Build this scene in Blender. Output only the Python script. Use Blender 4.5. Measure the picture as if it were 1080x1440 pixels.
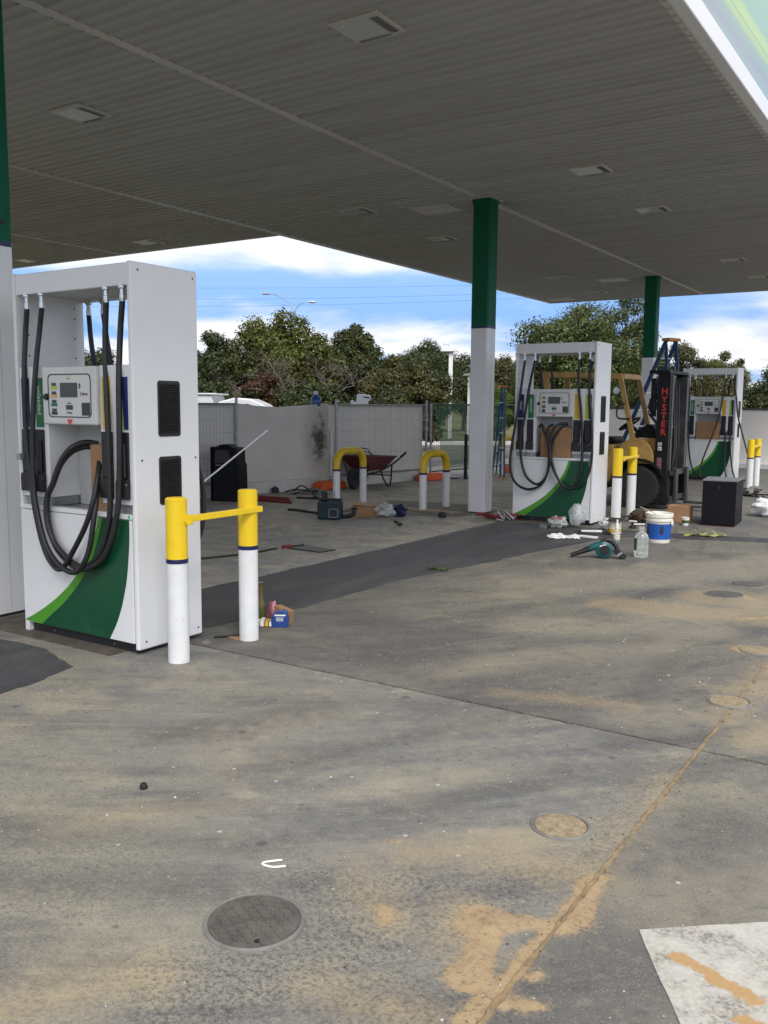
import bpy, math, random
from math import sin, cos, pi, radians, sqrt, atan2
from mathutils import Vector, Matrix, noise as mnoise
import numpy as np

S = bpy.context.scene
COL = S.collection
for o in list(bpy.data.objects):
    bpy.data.objects.remove(o)

# ------------------------------------------------------------------ camera
YAW, PITCH, ROLL, F_PX = 0.5771, 0.119, 0.0076, 1257.8
fw = Vector((-sin(YAW)*cos(PITCH), cos(YAW)*cos(PITCH), -sin(PITCH)))
rt = Vector((cos(YAW), sin(YAW), 0.0))
up = rt.cross(fw)
r2 = rt*cos(ROLL) + up*sin(ROLL)
u2 = up*cos(ROLL) - rt*sin(ROLL)
cam_data = bpy.data.cameras.new('camera')
cam = bpy.data.objects.new('camera', cam_data)
COL.objects.link(cam)
m3 = Matrix((r2, u2, -fw)).transposed()
cam.matrix_world = Matrix.Translation((0, 0, 1.5)) @ m3.to_4x4()
cam_data.sensor_fit = 'VERTICAL'
cam_data.sensor_height = 36.0
cam_data.lens = F_PX/1440.0*36.0
cam_data.clip_start = 0.05
cam_data.clip_end = 3000.0
S.camera = cam

# ------------------------------------------------------------------ light
SUN_EL, SUN_AZ = radians(50), radians(135)      # azimuth from +Y towards +X
SUN_STRENGTH, SUN_ANGLE, SKY_STRENGTH, EXPOSURE = 1.6, 24.0, 0.13, 0.88
sd = bpy.data.lights.new('sun', 'SUN')
sd.energy = SUN_STRENGTH
sd.angle = radians(SUN_ANGLE)
sd.color = (1.0, 0.96, 0.90)
sun = bpy.data.objects.new('sun', sd)
COL.objects.link(sun)
sdir = Vector((sin(SUN_AZ)*cos(SUN_EL), cos(SUN_AZ)*cos(SUN_EL), sin(SUN_EL)))
sun.rotation_euler = sdir.to_track_quat('Z', 'Y').to_euler()
sun.location = sdir*60

S.view_settings.view_transform = 'Standard'
S.view_settings.look = 'None'
S.view_settings.gamma = 1.0
S.view_settings.exposure = EXPOSURE
S.view_settings.use_curve_mapping = False


class NT:
    """small wrapper to write node trees compactly"""
    def __init__(self, tree):
        self.t = tree
        self.t.nodes.clear()

    def n(self, typ, **kw):
        nd = self.t.nodes.new(typ)
        for k, v in kw.items():
            setattr(nd, k, v)
        return nd

    def put(self, sock, v):
        if v is None:
            return
        if hasattr(v, 'is_output'):
            self.t.links.new(v, sock)
        else:
            if sock.type == 'RGBA' and len(v) == 3:
                v = (*v, 1.0)
            sock.default_value = v

    def m(self, op, a, b=None, c=None, clamp=False):
        nd = self.n('ShaderNodeMath', operation=op, use_clamp=clamp)
        self.put(nd.inputs[0], a)
        self.put(nd.inputs[1], b)
        self.put(nd.inputs[2], c)
        return nd.outputs[0]

    def v(self, op, a, b=None, scale=None):
        nd = self.n('ShaderNodeVectorMath', operation=op)
        self.put(nd.inputs[0], a)
        self.put(nd.inputs[1], b)
        if scale is not None:
            self.put(nd.inputs['Scale'], scale)
        return nd.outputs['Value'] if op in ('LENGTH', 'DOT_PRODUCT', 'DISTANCE') else nd.outputs[0]

    def noise(self, vec, scale, detail=4.0, rough=0.55, dist=0.0):
        nd = self.n('ShaderNodeTexNoise')
        self.put(nd.inputs['Vector'], vec)
        nd.inputs['Scale'].default_value = scale
        nd.inputs['Detail'].default_value = detail
        nd.inputs['Roughness'].default_value = rough
        nd.inputs['Distortion'].default_value = dist
        return nd.outputs['Fac']

    def ss(self, x, lo, hi):
        nd = self.n('ShaderNodeMapRange', interpolation_type='SMOOTHSTEP')
        self.put(nd.inputs['Value'], x)
        nd.inputs['From Min'].default_value = lo
        nd.inputs['From Max'].default_value = hi
        return nd.outputs[0]

    def mix(self, fac, a, b, blend='MIX'):
        nd = self.n('ShaderNodeMix', data_type='RGBA', blend_type=blend)
        self.put(nd.inputs[0], fac)
        self.put(nd.inputs[6], a)
        self.put(nd.inputs[7], b)
        return nd.outputs[2]

    def pos(self):
        return self.n('ShaderNodeNewGeometry').outputs['Position']

    def obj(self):
        return self.n('ShaderNodeTexCoord').outputs['Object']

    def bump(self, h, strength=0.3, dist=0.01):
        nd = self.n('ShaderNodeBump')
        self.put(nd.inputs['Height'], h)
        nd.inputs['Strength'].default_value = strength
        nd.inputs['Distance'].default_value = dist
        return nd.outputs[0]

    def out(self, shader, vol=False):
        o = self.n('ShaderNodeOutputMaterial')
        self.t.links.new(shader, o.inputs['Surface'])

    def bsdf(self, color, rough=0.5, metal=0.0, normal=None, spec=0.5, **kw):
        b = self.n('ShaderNodeBsdfPrincipled')
        self.put(b.inputs['Base Color'], color)
        self.put(b.inputs['Roughness'], rough)
        self.put(b.inputs['Metallic'], metal)
        self.put(b.inputs['Specular IOR Level'], spec)
        if normal is not None:
            self.put(b.inputs['Normal'], normal)
        for k, v in kw.items():
            self.put(b.inputs[k], v)
        return b.outputs[0]


# world: physical sky with broken cloud
W = bpy.data.worlds.new('World')
S.world = W
W.use_nodes = True
t = NT(W.node_tree)
sky = t.n('ShaderNodeTexSky', sky_type='NISHITA', sun_disc=False)
sky.sun_elevation = SUN_EL
sky.sun_rotation = SUN_AZ
sky.air_density = 1.0
sky.dust_density = 0.0
sky.ozone_density = 1.2
dirv = t.n('ShaderNodeTexCoord').outputs['Generated']
sx = t.n('ShaderNodeSeparateXYZ')
t.put(sx.inputs[0], dirv)
zz = t.m('MAXIMUM', sx.outputs[2], 0.0)
den = t.m('ADD', zz, 0.16)
cx = t.n('ShaderNodeCombineXYZ')
t.put(cx.inputs[0], t.m('DIVIDE', sx.outputs[0], den))
t.put(cx.inputs[1], t.m('DIVIDE', sx.outputs[1], den))
t.put(cx.inputs[2], 3.7)
n1 = t.noise(cx.outputs[0], 1.15, 9.0, 0.52, 0.25)
n2 = t.noise(cx.outputs[0], 0.38, 4.0, 0.5)
cov = t.n('ShaderNodeValToRGB')
els = cov.color_ramp.elements
els[0].position, els[0].color = 0.0, (0.50, 0.50, 0.50, 1)
els[1].position, els[1].color = 1.0, (0.60, 0.60, 0.60, 1)
for p_, c_ in ((0.030, 0.52), (0.055, 0.565), (0.075, 0.52), (0.096, 0.42), (0.120, 0.42), (0.150, 0.565), (0.19, 0.62), (0.45, 0.66)):
    e = els.new(p_)
    e.color = (c_, c_, c_, 1)
t.put(cov.inputs[0], zz)
dens = t.m('ADD', t.m('MULTIPLY', n1, 0.72), t.m('MULTIPLY', n2, 0.28))
thr = t.m('SUBTRACT', 1.0, cov.outputs[0])
cl = t.ss(t.m('SUBTRACT', dens, thr), -0.06, 0.13)
shade = t.ss(t.m('SUBTRACT', dens, thr), 0.06, 0.26)
cloud_col = t.mix(shade, (5.0, 4.85, 4.75), (3.8, 3.75, 3.85))
# cloud brightened towards the sun (forward scattering), added out of view to fill column fronts
glow = t.m('POWER', t.m('MAXIMUM', t.v('DOT_PRODUCT', dirv, tuple(sdir)), 0.0), 2.5)
cloud_col = t.v('SCALE', cloud_col, scale=t.m('ADD', 1.0, t.m('MULTIPLY', glow, 1.1)))
hz = t.ss(zz, 0.0, 0.30)
skyc = t.mix(hz, t.mix(1.0, sky.outputs[0], (0.092, 0.198, 0.49), 'MULTIPLY'), t.mix(1.0, sky.outputs[0], (0.72, 0.75, 0.80), 'MULTIPLY'))
colw = t.mix(t.m('MULTIPLY', cl, 0.93), skyc, cloud_col)
bg = t.n('ShaderNodeBackground')
t.put(bg.inputs[0], colw)
bg.inputs[1].default_value = SKY_STRENGTH
wo = t.n('ShaderNodeOutputWorld')
t.t.links.new(bg.outputs[0], wo.inputs[0])

# ------------------------------------------------------------------ materials
MAT = {}


def mat(name, color, rough=0.5, metal=0.0, var=0.12, scale=6.0, bump=0.0, bscale=60.0, spec=0.5, dirt=None, dirt_amt=0.0, coord='obj', **kw):
    m = bpy.data.materials.new(name)
    m.use_nodes = True
    t = NT(m.node_tree)
    vec = t.obj() if coord == 'obj' else t.pos()
    f = t.noise(vec, scale, 5.0, 0.6)
    lo = tuple(c*(1-var) for c in color)
    hi = tuple(min(1, c*(1+var)) for c in color)
    c = t.mix(t.ss(f, 0.3, 0.7), lo, hi)
    if dirt:
        d = t.ss(t.noise(vec, scale*2.7, 6.0, 0.7), 0.55, 0.75)
        c = t.mix(t.m('MULTIPLY', d, dirt_amt), c, dirt)
    nrm = None
    if bump:
        nrm = t.bump(t.noise(vec, bscale, 4.0, 0.6), bump, 0.01)
    r = t.m('ADD', rough-0.06, t.m('MULTIPLY', f, 0.12), clamp=True)
    t.out(t.bsdf(c, r, metal, nrm, spec, **kw))
    MAT[name] = m
    return m


mat('white_paint', (0.78, 0.78, 0.78), 0.34, var=0.035, scale=3.0, dirt=(0.45, 0.43, 0.39), dirt_amt=0.18)
mat('white_panel', (0.72, 0.73, 0.74), 0.30, var=0.025, scale=2.0, dirt=(0.5, 0.49, 0.46), dirt_amt=0.10)
mat('inner_grey', (0.52, 0.53, 0.53), 0.42, var=0.05, scale=3.0)
mat('grey_plastic', (0.60, 0.60, 0.59), 0.45, var=0.03)
mat('black_plastic', (0.012, 0.012, 0.014), 0.42, var=0.25)
mat('black_rubber', (0.014, 0.014, 0.015), 0.48, var=0.2, scale=20)
mat('vent_black', (0.012, 0.012, 0.013), 0.5, var=0.2)
mat('bollard_white', (0.70, 0.71, 0.71), 0.36, var=0.05, scale=8.0, dirt=(0.36, 0.34, 0.30), dirt_amt=0.38)
mat('dark_green', (0.005, 0.068, 0.030), 0.30, var=0.08, scale=2.0)
mat('column_green', (0.003, 0.105, 0.050), 0.5, var=0.10, scale=1.5, spec=0.2)
mat('lime', (0.075, 0.29, 0.022), 0.32, var=0.05)
mat('grass_line', (0.018, 0.11, 0.055), 0.35, var=0.1)
mat('navy', (0.008, 0.014, 0.075), 0.35, var=0.1)
mat('safety_yellow', (0.80, 0.55, 0.012), 0.38, var=0.05, scale=4.0, dirt=(0.45, 0.32, 0.05), dirt_amt=0.18)
mat('hoop_yellow', (0.62, 0.42, 0.012), 0.42, var=0.10, scale=5.0, dirt=(0.25, 0.19, 0.06), dirt_amt=0.3)
mat('label_green', (0.008, 0.16, 0.055), 0.4, var=0.04)
mat('label_yellow', (0.62, 0.40, 0.04), 0.4, var=0.04)
mat('label_lime', (0.40, 0.55, 0.03), 0.4, var=0.04)
mat('label_navy', (0.012, 0.02, 0.12), 0.4, var=0.04)
mat('label_orange', (0.70, 0.36, 0.10), 0.4, var=0.04)
mat('lcd', (0.055, 0.06, 0.058), 0.22, var=0.05)
mat('print_dark', (0.03, 0.03, 0.035), 0.5, var=0.05)
mat('print_white', (0.75, 0.75, 0.75), 0.5, var=0.02)
mat('print_red', (0.62, 0.06, 0.05), 0.45, var=0.05)
mat('hyster_red', (0.50, 0.035, 0.02), 0.5, var=0.15, scale=30)
mat('sticker_green', (0.06, 0.50, 0.18), 0.4, var=0.03)
mat('chrome', (0.62, 0.62, 0.60), 0.25, metal=0.9, var=0.1)
mat('grille_grey', (0.13, 0.13, 0.13), 0.5, var=0.1)
mat('rusty_plate', (0.085, 0.072, 0.058), 0.85, var=0.3, scale=9, dirt=(0.05, 0.035, 0.025), dirt_amt=0.6)
mat('galv', (0.34, 0.35, 0.36), 0.45, metal=0.75, var=0.2, scale=12)
mat('dark_steel', (0.035, 0.035, 0.035), 0.5, metal=0.5, var=0.3, scale=10)
def soffit_mat(name, color):
    m = bpy.data.materials.new(name)
    m.use_nodes = True
    t = NT(m.node_tree)
    p = t.pos()
    sx = t.n('ShaderNodeSeparateXYZ')
    t.put(sx.inputs[0], p)
    wn = t.n('ShaderNodeTexWhiteNoise', noise_dimensions='2D')
    cb = t.n('ShaderNodeCombineXYZ')
    t.put(cb.inputs[0], t.m('FLOOR', t.m('DIVIDE', t.m('SUBTRACT', sx.outputs[1], 0.6), 0.138)))
    t.put(cb.inputs[1], t.m('FLOOR', t.m('DIVIDE', t.m('ADD', sx.outputs[0], 5.75), 3.94)))
    t.put(wn.inputs['Vector'], cb.outputs[0])
    k = t.m('ADD', 0.93, t.m('MULTIPLY', wn.outputs['Value'], 0.10))
    st = t.n('ShaderNodeMapping')
    st.inputs['Scale'].default_value = (0.5, 3.0, 1)
    t.put(st.inputs['Vector'], p)
    d = t.ss(t.noise(st.outputs[0], 1.1, 5.0, 0.6), 0.45, 0.75)
    col = t.mix(t.m('MULTIPLY', d, 0.20), (*color, 1), (0.22, 0.205, 0.18, 1))
    hs = t.n('ShaderNodeHueSaturation')
    t.put(hs.inputs['Color'], col)
    t.put(hs.inputs['Value'], k)
    t.out(t.bsdf(hs.outputs[0], 0.42, 0, None, 0.5))
    MAT[name] = m


soffit_mat('soffit', (0.425, 0.430, 0.440))
mat('soffit_trim', (0.54, 0.535, 0.53), 0.5, var=0.06, scale=1.0, coord='pos')
mat('fixture_white', (0.50, 0.50, 0.49), 0.4, var=0.05)
mat('fixture_lens', (0.50, 0.52, 0.54), 0.18, var=0.06, scale=30, spec=0.8)
mat('fascia_white', (0.76, 0.77, 0.80), 0.28, var=0.03, scale=1.0)
mat('forklift_yellow', (0.42, 0.255, 0.075), 0.45, var=0.18, scale=5, dirt=(0.16, 0.10, 0.04), dirt_amt=0.45)
mat('forklift_black', (0.010, 0.010, 0.012), 0.5, var=0.3, scale=8, spec=0.25)
mat('forklift_grey', (0.05, 0.05, 0.052), 0.42, metal=0.3, var=0.3, scale=10)
mat('tyre', (0.018, 0.018, 0.019), 0.8, var=0.3, scale=20, bump=0.2)
mat('cardboard', (0.30, 0.17, 0.085), 0.8, var=0.12, scale=8, bump=0.1, bscale=120)
mat('cardboard_light', (0.42, 0.30, 0.17), 0.8, var=0.12, scale=8)
mat('bin_black', (0.0065, 0.007, 0.009), 0.55, spec=0.15, var=0.2, scale=5, bump=0.08, bscale=150)
mat('bin_grey', (0.16, 0.16, 0.165), 0.5, var=0.1)
mat('wheelbarrow_red', (0.105, 0.018, 0.024), 0.55, var=0.3, scale=7, dirt=(0.12, 0.09, 0.07), dirt_amt=0.5)
mat('orange_plastic', (0.75, 0.12, 0.025), 0.5, var=0.15, scale=4, dirt=(0.35, 0.12, 0.06), dirt_amt=0.3)
mat('ladder_blue', (0.010, 0.060, 0.15), 0.4, var=0.12)
mat('ladder_white', (0.62, 0.63, 0.64), 0.4, var=0.05)
mat('ladder_orange', (0.55, 0.20, 0.03), 0.45, var=0.1)
mat('bucket_white', (0.72, 0.70, 0.62), 0.42, var=0.04)
mat('bucket_blue', (0.012, 0.085, 0.36), 0.35, var=0.08, scale=6)
mat('paint_stain', (0.02, 0.022, 0.03), 0.6, var=0.3)
mat('teal_plastic', (0.006, 0.075, 0.085), 0.42, var=0.1)
mat('radio_teal', (0.005, 0.022, 0.034), 0.42, var=0.12)
mat('rag_white', (0.74, 0.73, 0.76), 0.85, var=0.05, scale=20, bump=0.4, bscale=40)
mat('bag_white', (0.70, 0.71, 0.72), 0.45, var=0.06, scale=15, bump=0.6, bscale=30)
mat('pink_plastic', (0.38, 0.14, 0.18), 0.4, var=0.1)
mat('box_blue', (0.015, 0.05, 0.22), 0.4, var=0.1)
mat('amber_glass', (0.10, 0.07, 0.02), 0.2, var=0.2, scale=20, dirt=(0.03, 0.06, 0.05), dirt_amt=0.8)
mat('paper', (0.62, 0.58, 0.48), 0.7, var=0.15, scale=30)
mat('strap_lime', (0.30, 0.32, 0.10), 0.7, var=0.2, scale=25)
mat('red_tool', (0.17, 0.015, 0.015), 0.5, var=0.25, scale=15)
mat('soil', (0.055, 0.035, 0.022), 0.95, var=0.4, scale=30, bump=0.6, bscale=80)
mat('timber', (0.33, 0.26, 0.18), 0.75, var=0.25, scale=14)
mat('conduit_white', (0.76, 0.77, 0.76), 0.4, var=0.03)
mat('kerb_concrete', (0.60, 0.59, 0.56), 0.85, var=0.12, scale=3, bump=0.3, coord='pos')
mat('wall_cream', (0.77, 0.74, 0.68), 0.8, var=0.05, scale=1.2, coord='pos', dirt=(0.38, 0.36, 0.32), dirt_amt=0.25)
mat('wall_cap', (0.06, 0.06, 0.062), 0.6, var=0.2)
mat('vehicle_white', (0.74, 0.75, 0.77), 0.22, var=0.02, spec=0.6)
mat('vehicle_glass', (0.02, 0.025, 0.03), 0.08, var=0.1)
mat('lamp_white', (0.74, 0.75, 0.75), 0.4, var=0.04)
mat('bark', (0.085, 0.062, 0.045), 0.9, var=0.3, scale=4, bump=0.6, bscale=12)
mat('dead_wood', (0.12, 0.10, 0.085), 0.9, var=0.3, scale=5)
mat('cable', (0.05, 0.06, 0.08), 0.6, var=0.1)
mat('sand', (0.40, 0.265, 0.125), 0.95, var=0.14, scale=14, bump=0.5, bscale=120, coord='pos')
mat('dusty_sand', (0.27, 0.215, 0.135), 0.95, var=0.25, scale=40, bump=0.5, bscale=120, coord='pos', dirt=(0.10, 0.09, 0.07), dirt_amt=0.7)
mat('joint_sand', (0.27, 0.20, 0.115), 0.95, var=0.3, scale=9, bump=0.5, bscale=120, coord='pos', dirt=(0.05, 0.042, 0.03), dirt_amt=1.0)
mat('cement_smear', (0.45, 0.44, 0.41), 0.9, var=0.15, scale=14)
mat('iron_cover', (0.12, 0.115, 0.102), 0.6, metal=0.25, var=0.2, scale=14, dirt=(0.15, 0.13, 0.09), dirt_amt=0.7)
mat('iron_ring', (0.17, 0.165, 0.15), 0.75, metal=0.1, var=0.2, scale=16, dirt=(0.22, 0.18, 0.12), dirt_amt=0.5)
mat('weed', (0.06, 0.085, 0.02), 0.8, var=0.3, scale=20)


def glass_mat(name, color, rough=0.05, alpha=0.35):
    m = bpy.data.materials.new(name)
    m.use_nodes = True
    t = NT(m.node_tree)
    tr = t.n('ShaderNodeBsdfTransparent')
    t.put(tr.inputs[0], (0.95, 0.97, 0.96, 1))
    p = t.bsdf(color, rough, spec=0.6)
    fr = t.n('ShaderNodeFresnel')
    fr.inputs[0].default_value = 1.33
    k = t.m('ADD', t.m('MULTIPLY', fr.outputs[0], 0.7), t.m('MULTIPLY', t.noise(t.obj(), 25.0), alpha), clamp=True)
    mx = t.n('ShaderNodeMixShader')
    t.put(mx.inputs[0], k)
    t.t.links.new(tr.outputs[0], mx.inputs[1])
    t.t.links.new(p, mx.inputs[2])
    t.out(mx.outputs[0])
    MAT[name] = m


glass_mat('clear_plastic', (0.75, 0.78, 0.76), 0.12, 0.45)
glass_mat('bag_clear', (0.62, 0.66, 0.66), 0.3, 1.0)
glass_mat('water_blue', (0.03, 0.12, 0.35), 0.1, 1.5)


def shade_cloth(name, color, fac):
    m = bpy.data.materials.new(name)
    m.use_nodes = True
    t = NT(m.node_tree)
    tr = t.n('ShaderNodeBsdfTransparent')
    p = t.bsdf(color, 0.8)
    mx = t.n('ShaderNodeMixShader')
    k = t.m('ADD', fac-0.1, t.m('MULTIPLY', t.noise(t.obj(), 3.0), 0.2))
    t.put(mx.inputs[0], k)
    t.t.links.new(tr.outputs[0], mx.inputs[1])
    t.t.links.new(p, mx.inputs[2])
    t.out(mx.outputs[0])
    MAT[name] = m


shade_cloth('green_mesh', (0.075, 0.21, 0.15), 0.58)


def leaf_mat(name, a, b, c):
    m = bpy.data.materials.new(name)
    m.use_nodes = True
    t = NT(m.node_tree)
    g = t.n('ShaderNodeNewGeometry')
    rnd = g.outputs['Random Per Island']
    big = t.ss(t.noise(g.outputs['Position'], 0.9, 3.0), 0.35, 0.65)
    col = t.mix(big, a, b)
    col = t.mix(t.ss(rnd, 0.62, 1.0), col, c)
    col = t.mix(t.ss(rnd, 0.35, 0.0), col, tuple(x*0.55 for x in a))
    d = t.n('ShaderNodeBsdfDiffuse')
    t.put(d.inputs[0], col)
    tl = t.n('ShaderNodeBsdfTranslucent')
    t.put(tl.inputs[0], col)
    gl = t.n('ShaderNodeBsdfGlossy')
    gl.inputs['Roughness'].default_value = 0.5
    t.put(gl.inputs[0], (0.5, 0.5, 0.5, 1))
    mx = t.n('ShaderNodeMixShader')
    mx.inputs[0].default_value = 0.3
    t.t.links.new(d.outputs[0], mx.inputs[1])
    t.t.links.new(tl.outputs[0], mx.inputs[2])
    mx2 = t.n('ShaderNodeMixShader')
    mx2.inputs[0].default_value = 0.05
    t.t.links.new(mx.outputs[0], mx2.inputs[1])
    t.t.links.new(gl.outputs[0], mx2.inputs[2])
    t.out(mx2.outputs[0])
    MAT[name] = m


leaf_mat('leaf_olive', (0.062, 0.077, 0.015), (0.100, 0.116, 0.020), (0.18, 0.185, 0.036))
leaf_mat('leaf_dark', (0.032, 0.047, 0.016), (0.050, 0.068, 0.020), (0.095, 0.11, 0.030))
leaf_mat('leaf_brown', (0.060, 0.052, 0.020), (0.078, 0.074, 0.020), (0.13, 0.11, 0.035))
leaf_mat('leaf_bright', (0.085, 0.15, 0.022), (0.11, 0.18, 0.025), (0.17, 0.24, 0.05))
leaf_mat('leaf_gum', (0.052, 0.075, 0.020), (0.085, 0.115, 0.026), (0.14, 0.165, 0.05))
leaf_mat('leaf_grey', (0.075, 0.075, 0.040), (0.10, 0.095, 0.042), (0.17, 0.15, 0.08))
leaf_mat('leaf_rust', (0.075, 0.036, 0.017), (0.07, 0.045, 0.02), (0.13, 0.06, 0.028))


# concrete of the forecourt, with its own stains
def capsule(t, p, a, b, r, soft, wob, amp):
    A, B = Vector((a[0], a[1], 0)), Vector((b[0], b[1], 0))
    ba = B-A
    pa = t.v('SUBTRACT', p, tuple(A))
    if ba.length < 1e-6:
        d = t.v('LENGTH', pa)
    else:
        h = t.m('DIVIDE', t.v('DOT_PRODUCT', pa, tuple(ba)), ba.dot(ba), clamp=True)
        sc = t.n('ShaderNodeVectorMath', operation='SCALE')
        sc.inputs[0].default_value = tuple(ba)
        t.put(sc.inputs['Scale'], h)
        d = t.v('LENGTH', t.v('SUBTRACT', pa, sc.outputs[0]))
    d = t.m('SUBTRACT', d, t.m('MULTIPLY', t.m('SUBTRACT', wob, 0.5), amp))
    return t.ss(t.m('SUBTRACT', r, d), -soft*0.5, soft*0.5)


def concrete(name, base=1.0, stains=True):
    """weathered concrete; where stains is set, the slab's own 'stain' attributes hold
    the outline fields of dirt, dust and sand, and noise breaks up their edges"""
    m = bpy.data.materials.new(name)
    m.use_nodes = True
    t = NT(m.node_tree)
    p0 = t.pos()
    fl = t.n('ShaderNodeVectorMath', operation='MULTIPLY')
    t.put(fl.inputs[0], p0)
    fl.inputs[1].default_value = (1, 1, 0)
    p = fl.outputs[0]
    big = t.noise(p, 0.55, 4.0, 0.62, 0.6)
    mid = t.noise(p, 2.3, 6.0, 0.66, 0.4)
    fine = t.noise(p, 15.0, 5.0, 0.74)
    sp1 = t.noise(p, 58.0, 5.0, 0.78)
    grit = t.noise(p, 130.0, 2.0, 0.7)
    # wear follows the sweep of turning wheels: streaks on arcs round a far centre
    pc = t.v('SUBTRACT', p, (-7.4, 9.1, 0.0))
    sp_ = t.n('ShaderNodeSeparateXYZ')
    t.put(sp_.inputs[0], pc)
    cp = t.n('ShaderNodeCombineXYZ')
    t.put(cp.inputs[0], t.m('MULTIPLY', t.v('LENGTH', pc), 2.3))
    t.put(cp.inputs[1], t.m('MULTIPLY', t.m('ARCTAN2', sp_.outputs[1], sp_.outputs[0]), 4.0))
    streak = t.noise(cp.outputs[0], 1.5, 6.0, 0.66, 0.35)
    brush = t.noise(t.v('MULTIPLY', cp.outputs[0], (6.0, 2.2, 1.0)), 2.2, 4.0, 0.7, 0.3)
    b_ = base
    patch = t.ss(big, 0.42, 0.60)
    sandh = None
    spk_f = t.m('MULTIPLY', patch, 0.5)
    if stains:
        at = t.n('ShaderNodeAttribute', attribute_name='stain')
        at2 = t.n('ShaderNodeAttribute', attribute_name='stain2')
        ch = t.n('ShaderNodeSeparateColor')
        t.put(ch.inputs[0], at.outputs['Color'])
        ch2 = t.n('ShaderNodeSeparateColor')
        t.put(ch2.inputs[0], at2.outputs['Color'])

        def fld(v, amp, soft, w):
            return t.ss(t.m('ADD', v, t.m('MULTIPLY', t.m('SUBTRACT', w, 0.5), amp)), -soft*0.5, soft*0.5)
        dkm = fld(ch.outputs[0], 0.45, 0.22, mid)
        plm = fld(ch.outputs[1], 0.60, 0.34, mid)
        dsm = fld(ch.outputs[2], 0.40, 0.22, t.m('ADD', t.m('MULTIPLY', mid, 0.7), t.m('MULTIPLY', fine, 0.3)))
        wob3 = t.m('ADD', t.m('MULTIPLY', fine, 0.75), t.m('MULTIPLY', sp1, 0.45))
        snm = fld(ch2.outputs[0], 0.085, 0.012, wob3)
        spk_f = t.m('MAXIMUM', spk_f, fld(ch2.outputs[1], 0.5, 0.30, mid))
    col = t.mix(t.ss(big, 0.36, 0.64), (0.150*b_, 0.150*b_, 0.145*b_), (0.224*b_, 0.212*b_, 0.174*b_))
    col = t.mix(t.m('MULTIPLY', t.ss(mid, 0.48, 0.68), 0.62), col, (0.305*b_, 0.274*b_, 0.200*b_))
    col = t.mix(t.m('MULTIPLY', t.ss(streak, 0.48, 0.63), 0.58), col, (0.092*b_, 0.092*b_, 0.094*b_))
    col = t.mix(t.m('MULTIPLY', t.ss(streak, 0.46, 0.34), 0.24), col, (0.33*b_, 0.295*b_, 0.21*b_))
    col = t.mix(t.m('MULTIPLY', t.ss(brush, 0.50, 0.68), 0.26), col, (0.075*b_, 0.074*b_, 0.075*b_))
    col = t.mix(t.m('MULTIPLY', t.ss(brush, 0.46, 0.30), 0.18), col, (0.37*b_, 0.335*b_, 0.25*b_))
    if stains:
        col = t.mix(t.m('MULTIPLY', dkm, 0.55), col, (0.082, 0.080, 0.078))
        col = t.mix(t.m('MULTIPLY', plm, t.m('ADD', 0.22, t.m('MULTIPLY', t.ss(sp1, 0.40, 0.60), 0.30))), col, (0.36, 0.32, 0.235))
    col = t.mix(t.m('MULTIPLY', t.ss(fine, 0.52, 0.70), 0.34), col, (0.35*b_, 0.315*b_, 0.235*b_))
    col = t.mix(t.m('MULTIPLY', t.ss(fine, 0.47, 0.32), 0.45), col, (0.072*b_, 0.070*b_, 0.066*b_))
    col = t.mix(t.m('MULTIPLY', t.m('MULTIPLY', t.ss(sp1, 0.46, 0.60), spk_f), 0.70), col, (0.052, 0.051, 0.050))
    col = t.mix(t.m('MULTIPLY', t.ss(sp1, 0.42, 0.32), 0.42), col, (0.34*b_, 0.295*b_, 0.205*b_))
    col = t.mix(t.m('MULTIPLY', t.ss(grit, 0.56, 0.68), 0.55), col, (0.05, 0.05, 0.05))
    col = t.mix(t.m('MULTIPLY', t.ss(grit, 0.40, 0.28), 0.50), col, (0.44, 0.40, 0.32))
    if stains:
        # oil drips and pale splashes: scattered round spots
        for sc_, rad_, keep, cc, op in ((2.6, 0.075, 0.86, (0.045, 0.043, 0.042), 0.55), (7.0, 0.10, 0.92, (0.05, 0.048, 0.046), 0.5), (9.0, 0.09, 0.94, (0.50, 0.48, 0.43), 0.7)):
            vo = t.n('ShaderNodeTexVoronoi', voronoi_dimensions='2D')
            t.put(vo.inputs['Vector'], p)
            vo.inputs['Scale'].default_value = sc_
            rs_ = t.n('ShaderNodeSeparateColor')
            t.put(rs_.inputs[0], vo.outputs['Color'])
            rr_ = t.m('MULTIPLY', t.m('ADD', 0.35, t.m('MULTIPLY', rs_.outputs[1], 0.65)), rad_)
            e_ = t.m('SUBTRACT', rr_, t.m('ADD', vo.outputs['Distance'], t.m('MULTIPLY', t.m('SUBTRACT', sp1, 0.5), 0.10)))
            sp_ = t.m('MULTIPLY', t.ss(e_, -0.01, 0.03), t.m('GREATER_THAN', rs_.outputs[0], keep))
            col = t.mix(t.m('MULTIPLY', sp_, op), col, cc)
        col = t.mix(t.m('MULTIPLY', dsm, t.m('ADD', 0.26, t.m('MULTIPLY', t.ss(sp1, 0.60, 0.42), 0.34))), col, (0.34, 0.265, 0.155))
        spk = t.m('MULTIPLY', t.ss(sp1, 0.64, 0.54), t.ss(grit, 0.72, 0.62))
        col = t.mix(t.m('MULTIPLY', t.m('MULTIPLY', snm, 0.96), spk), col, t.mix(t.ss(fine, 0.30, 0.70), (0.25, 0.175, 0.095), (0.39, 0.285, 0.165)))
        halo = t.m('MULTIPLY', fld(t.m('ADD', ch2.outputs[0], 0.010), 0.14, 0.05, wob3), t.ss(sp1, 0.56, 0.42))
        col = t.mix(t.m('MULTIPLY', halo, 0.72), col, (0.34, 0.25, 0.14))
        sandh = snm
    h = t.m('ADD', t.m('MULTIPLY', sp1, 0.6), t.m('MULTIPLY', grit, 0.4))
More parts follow.
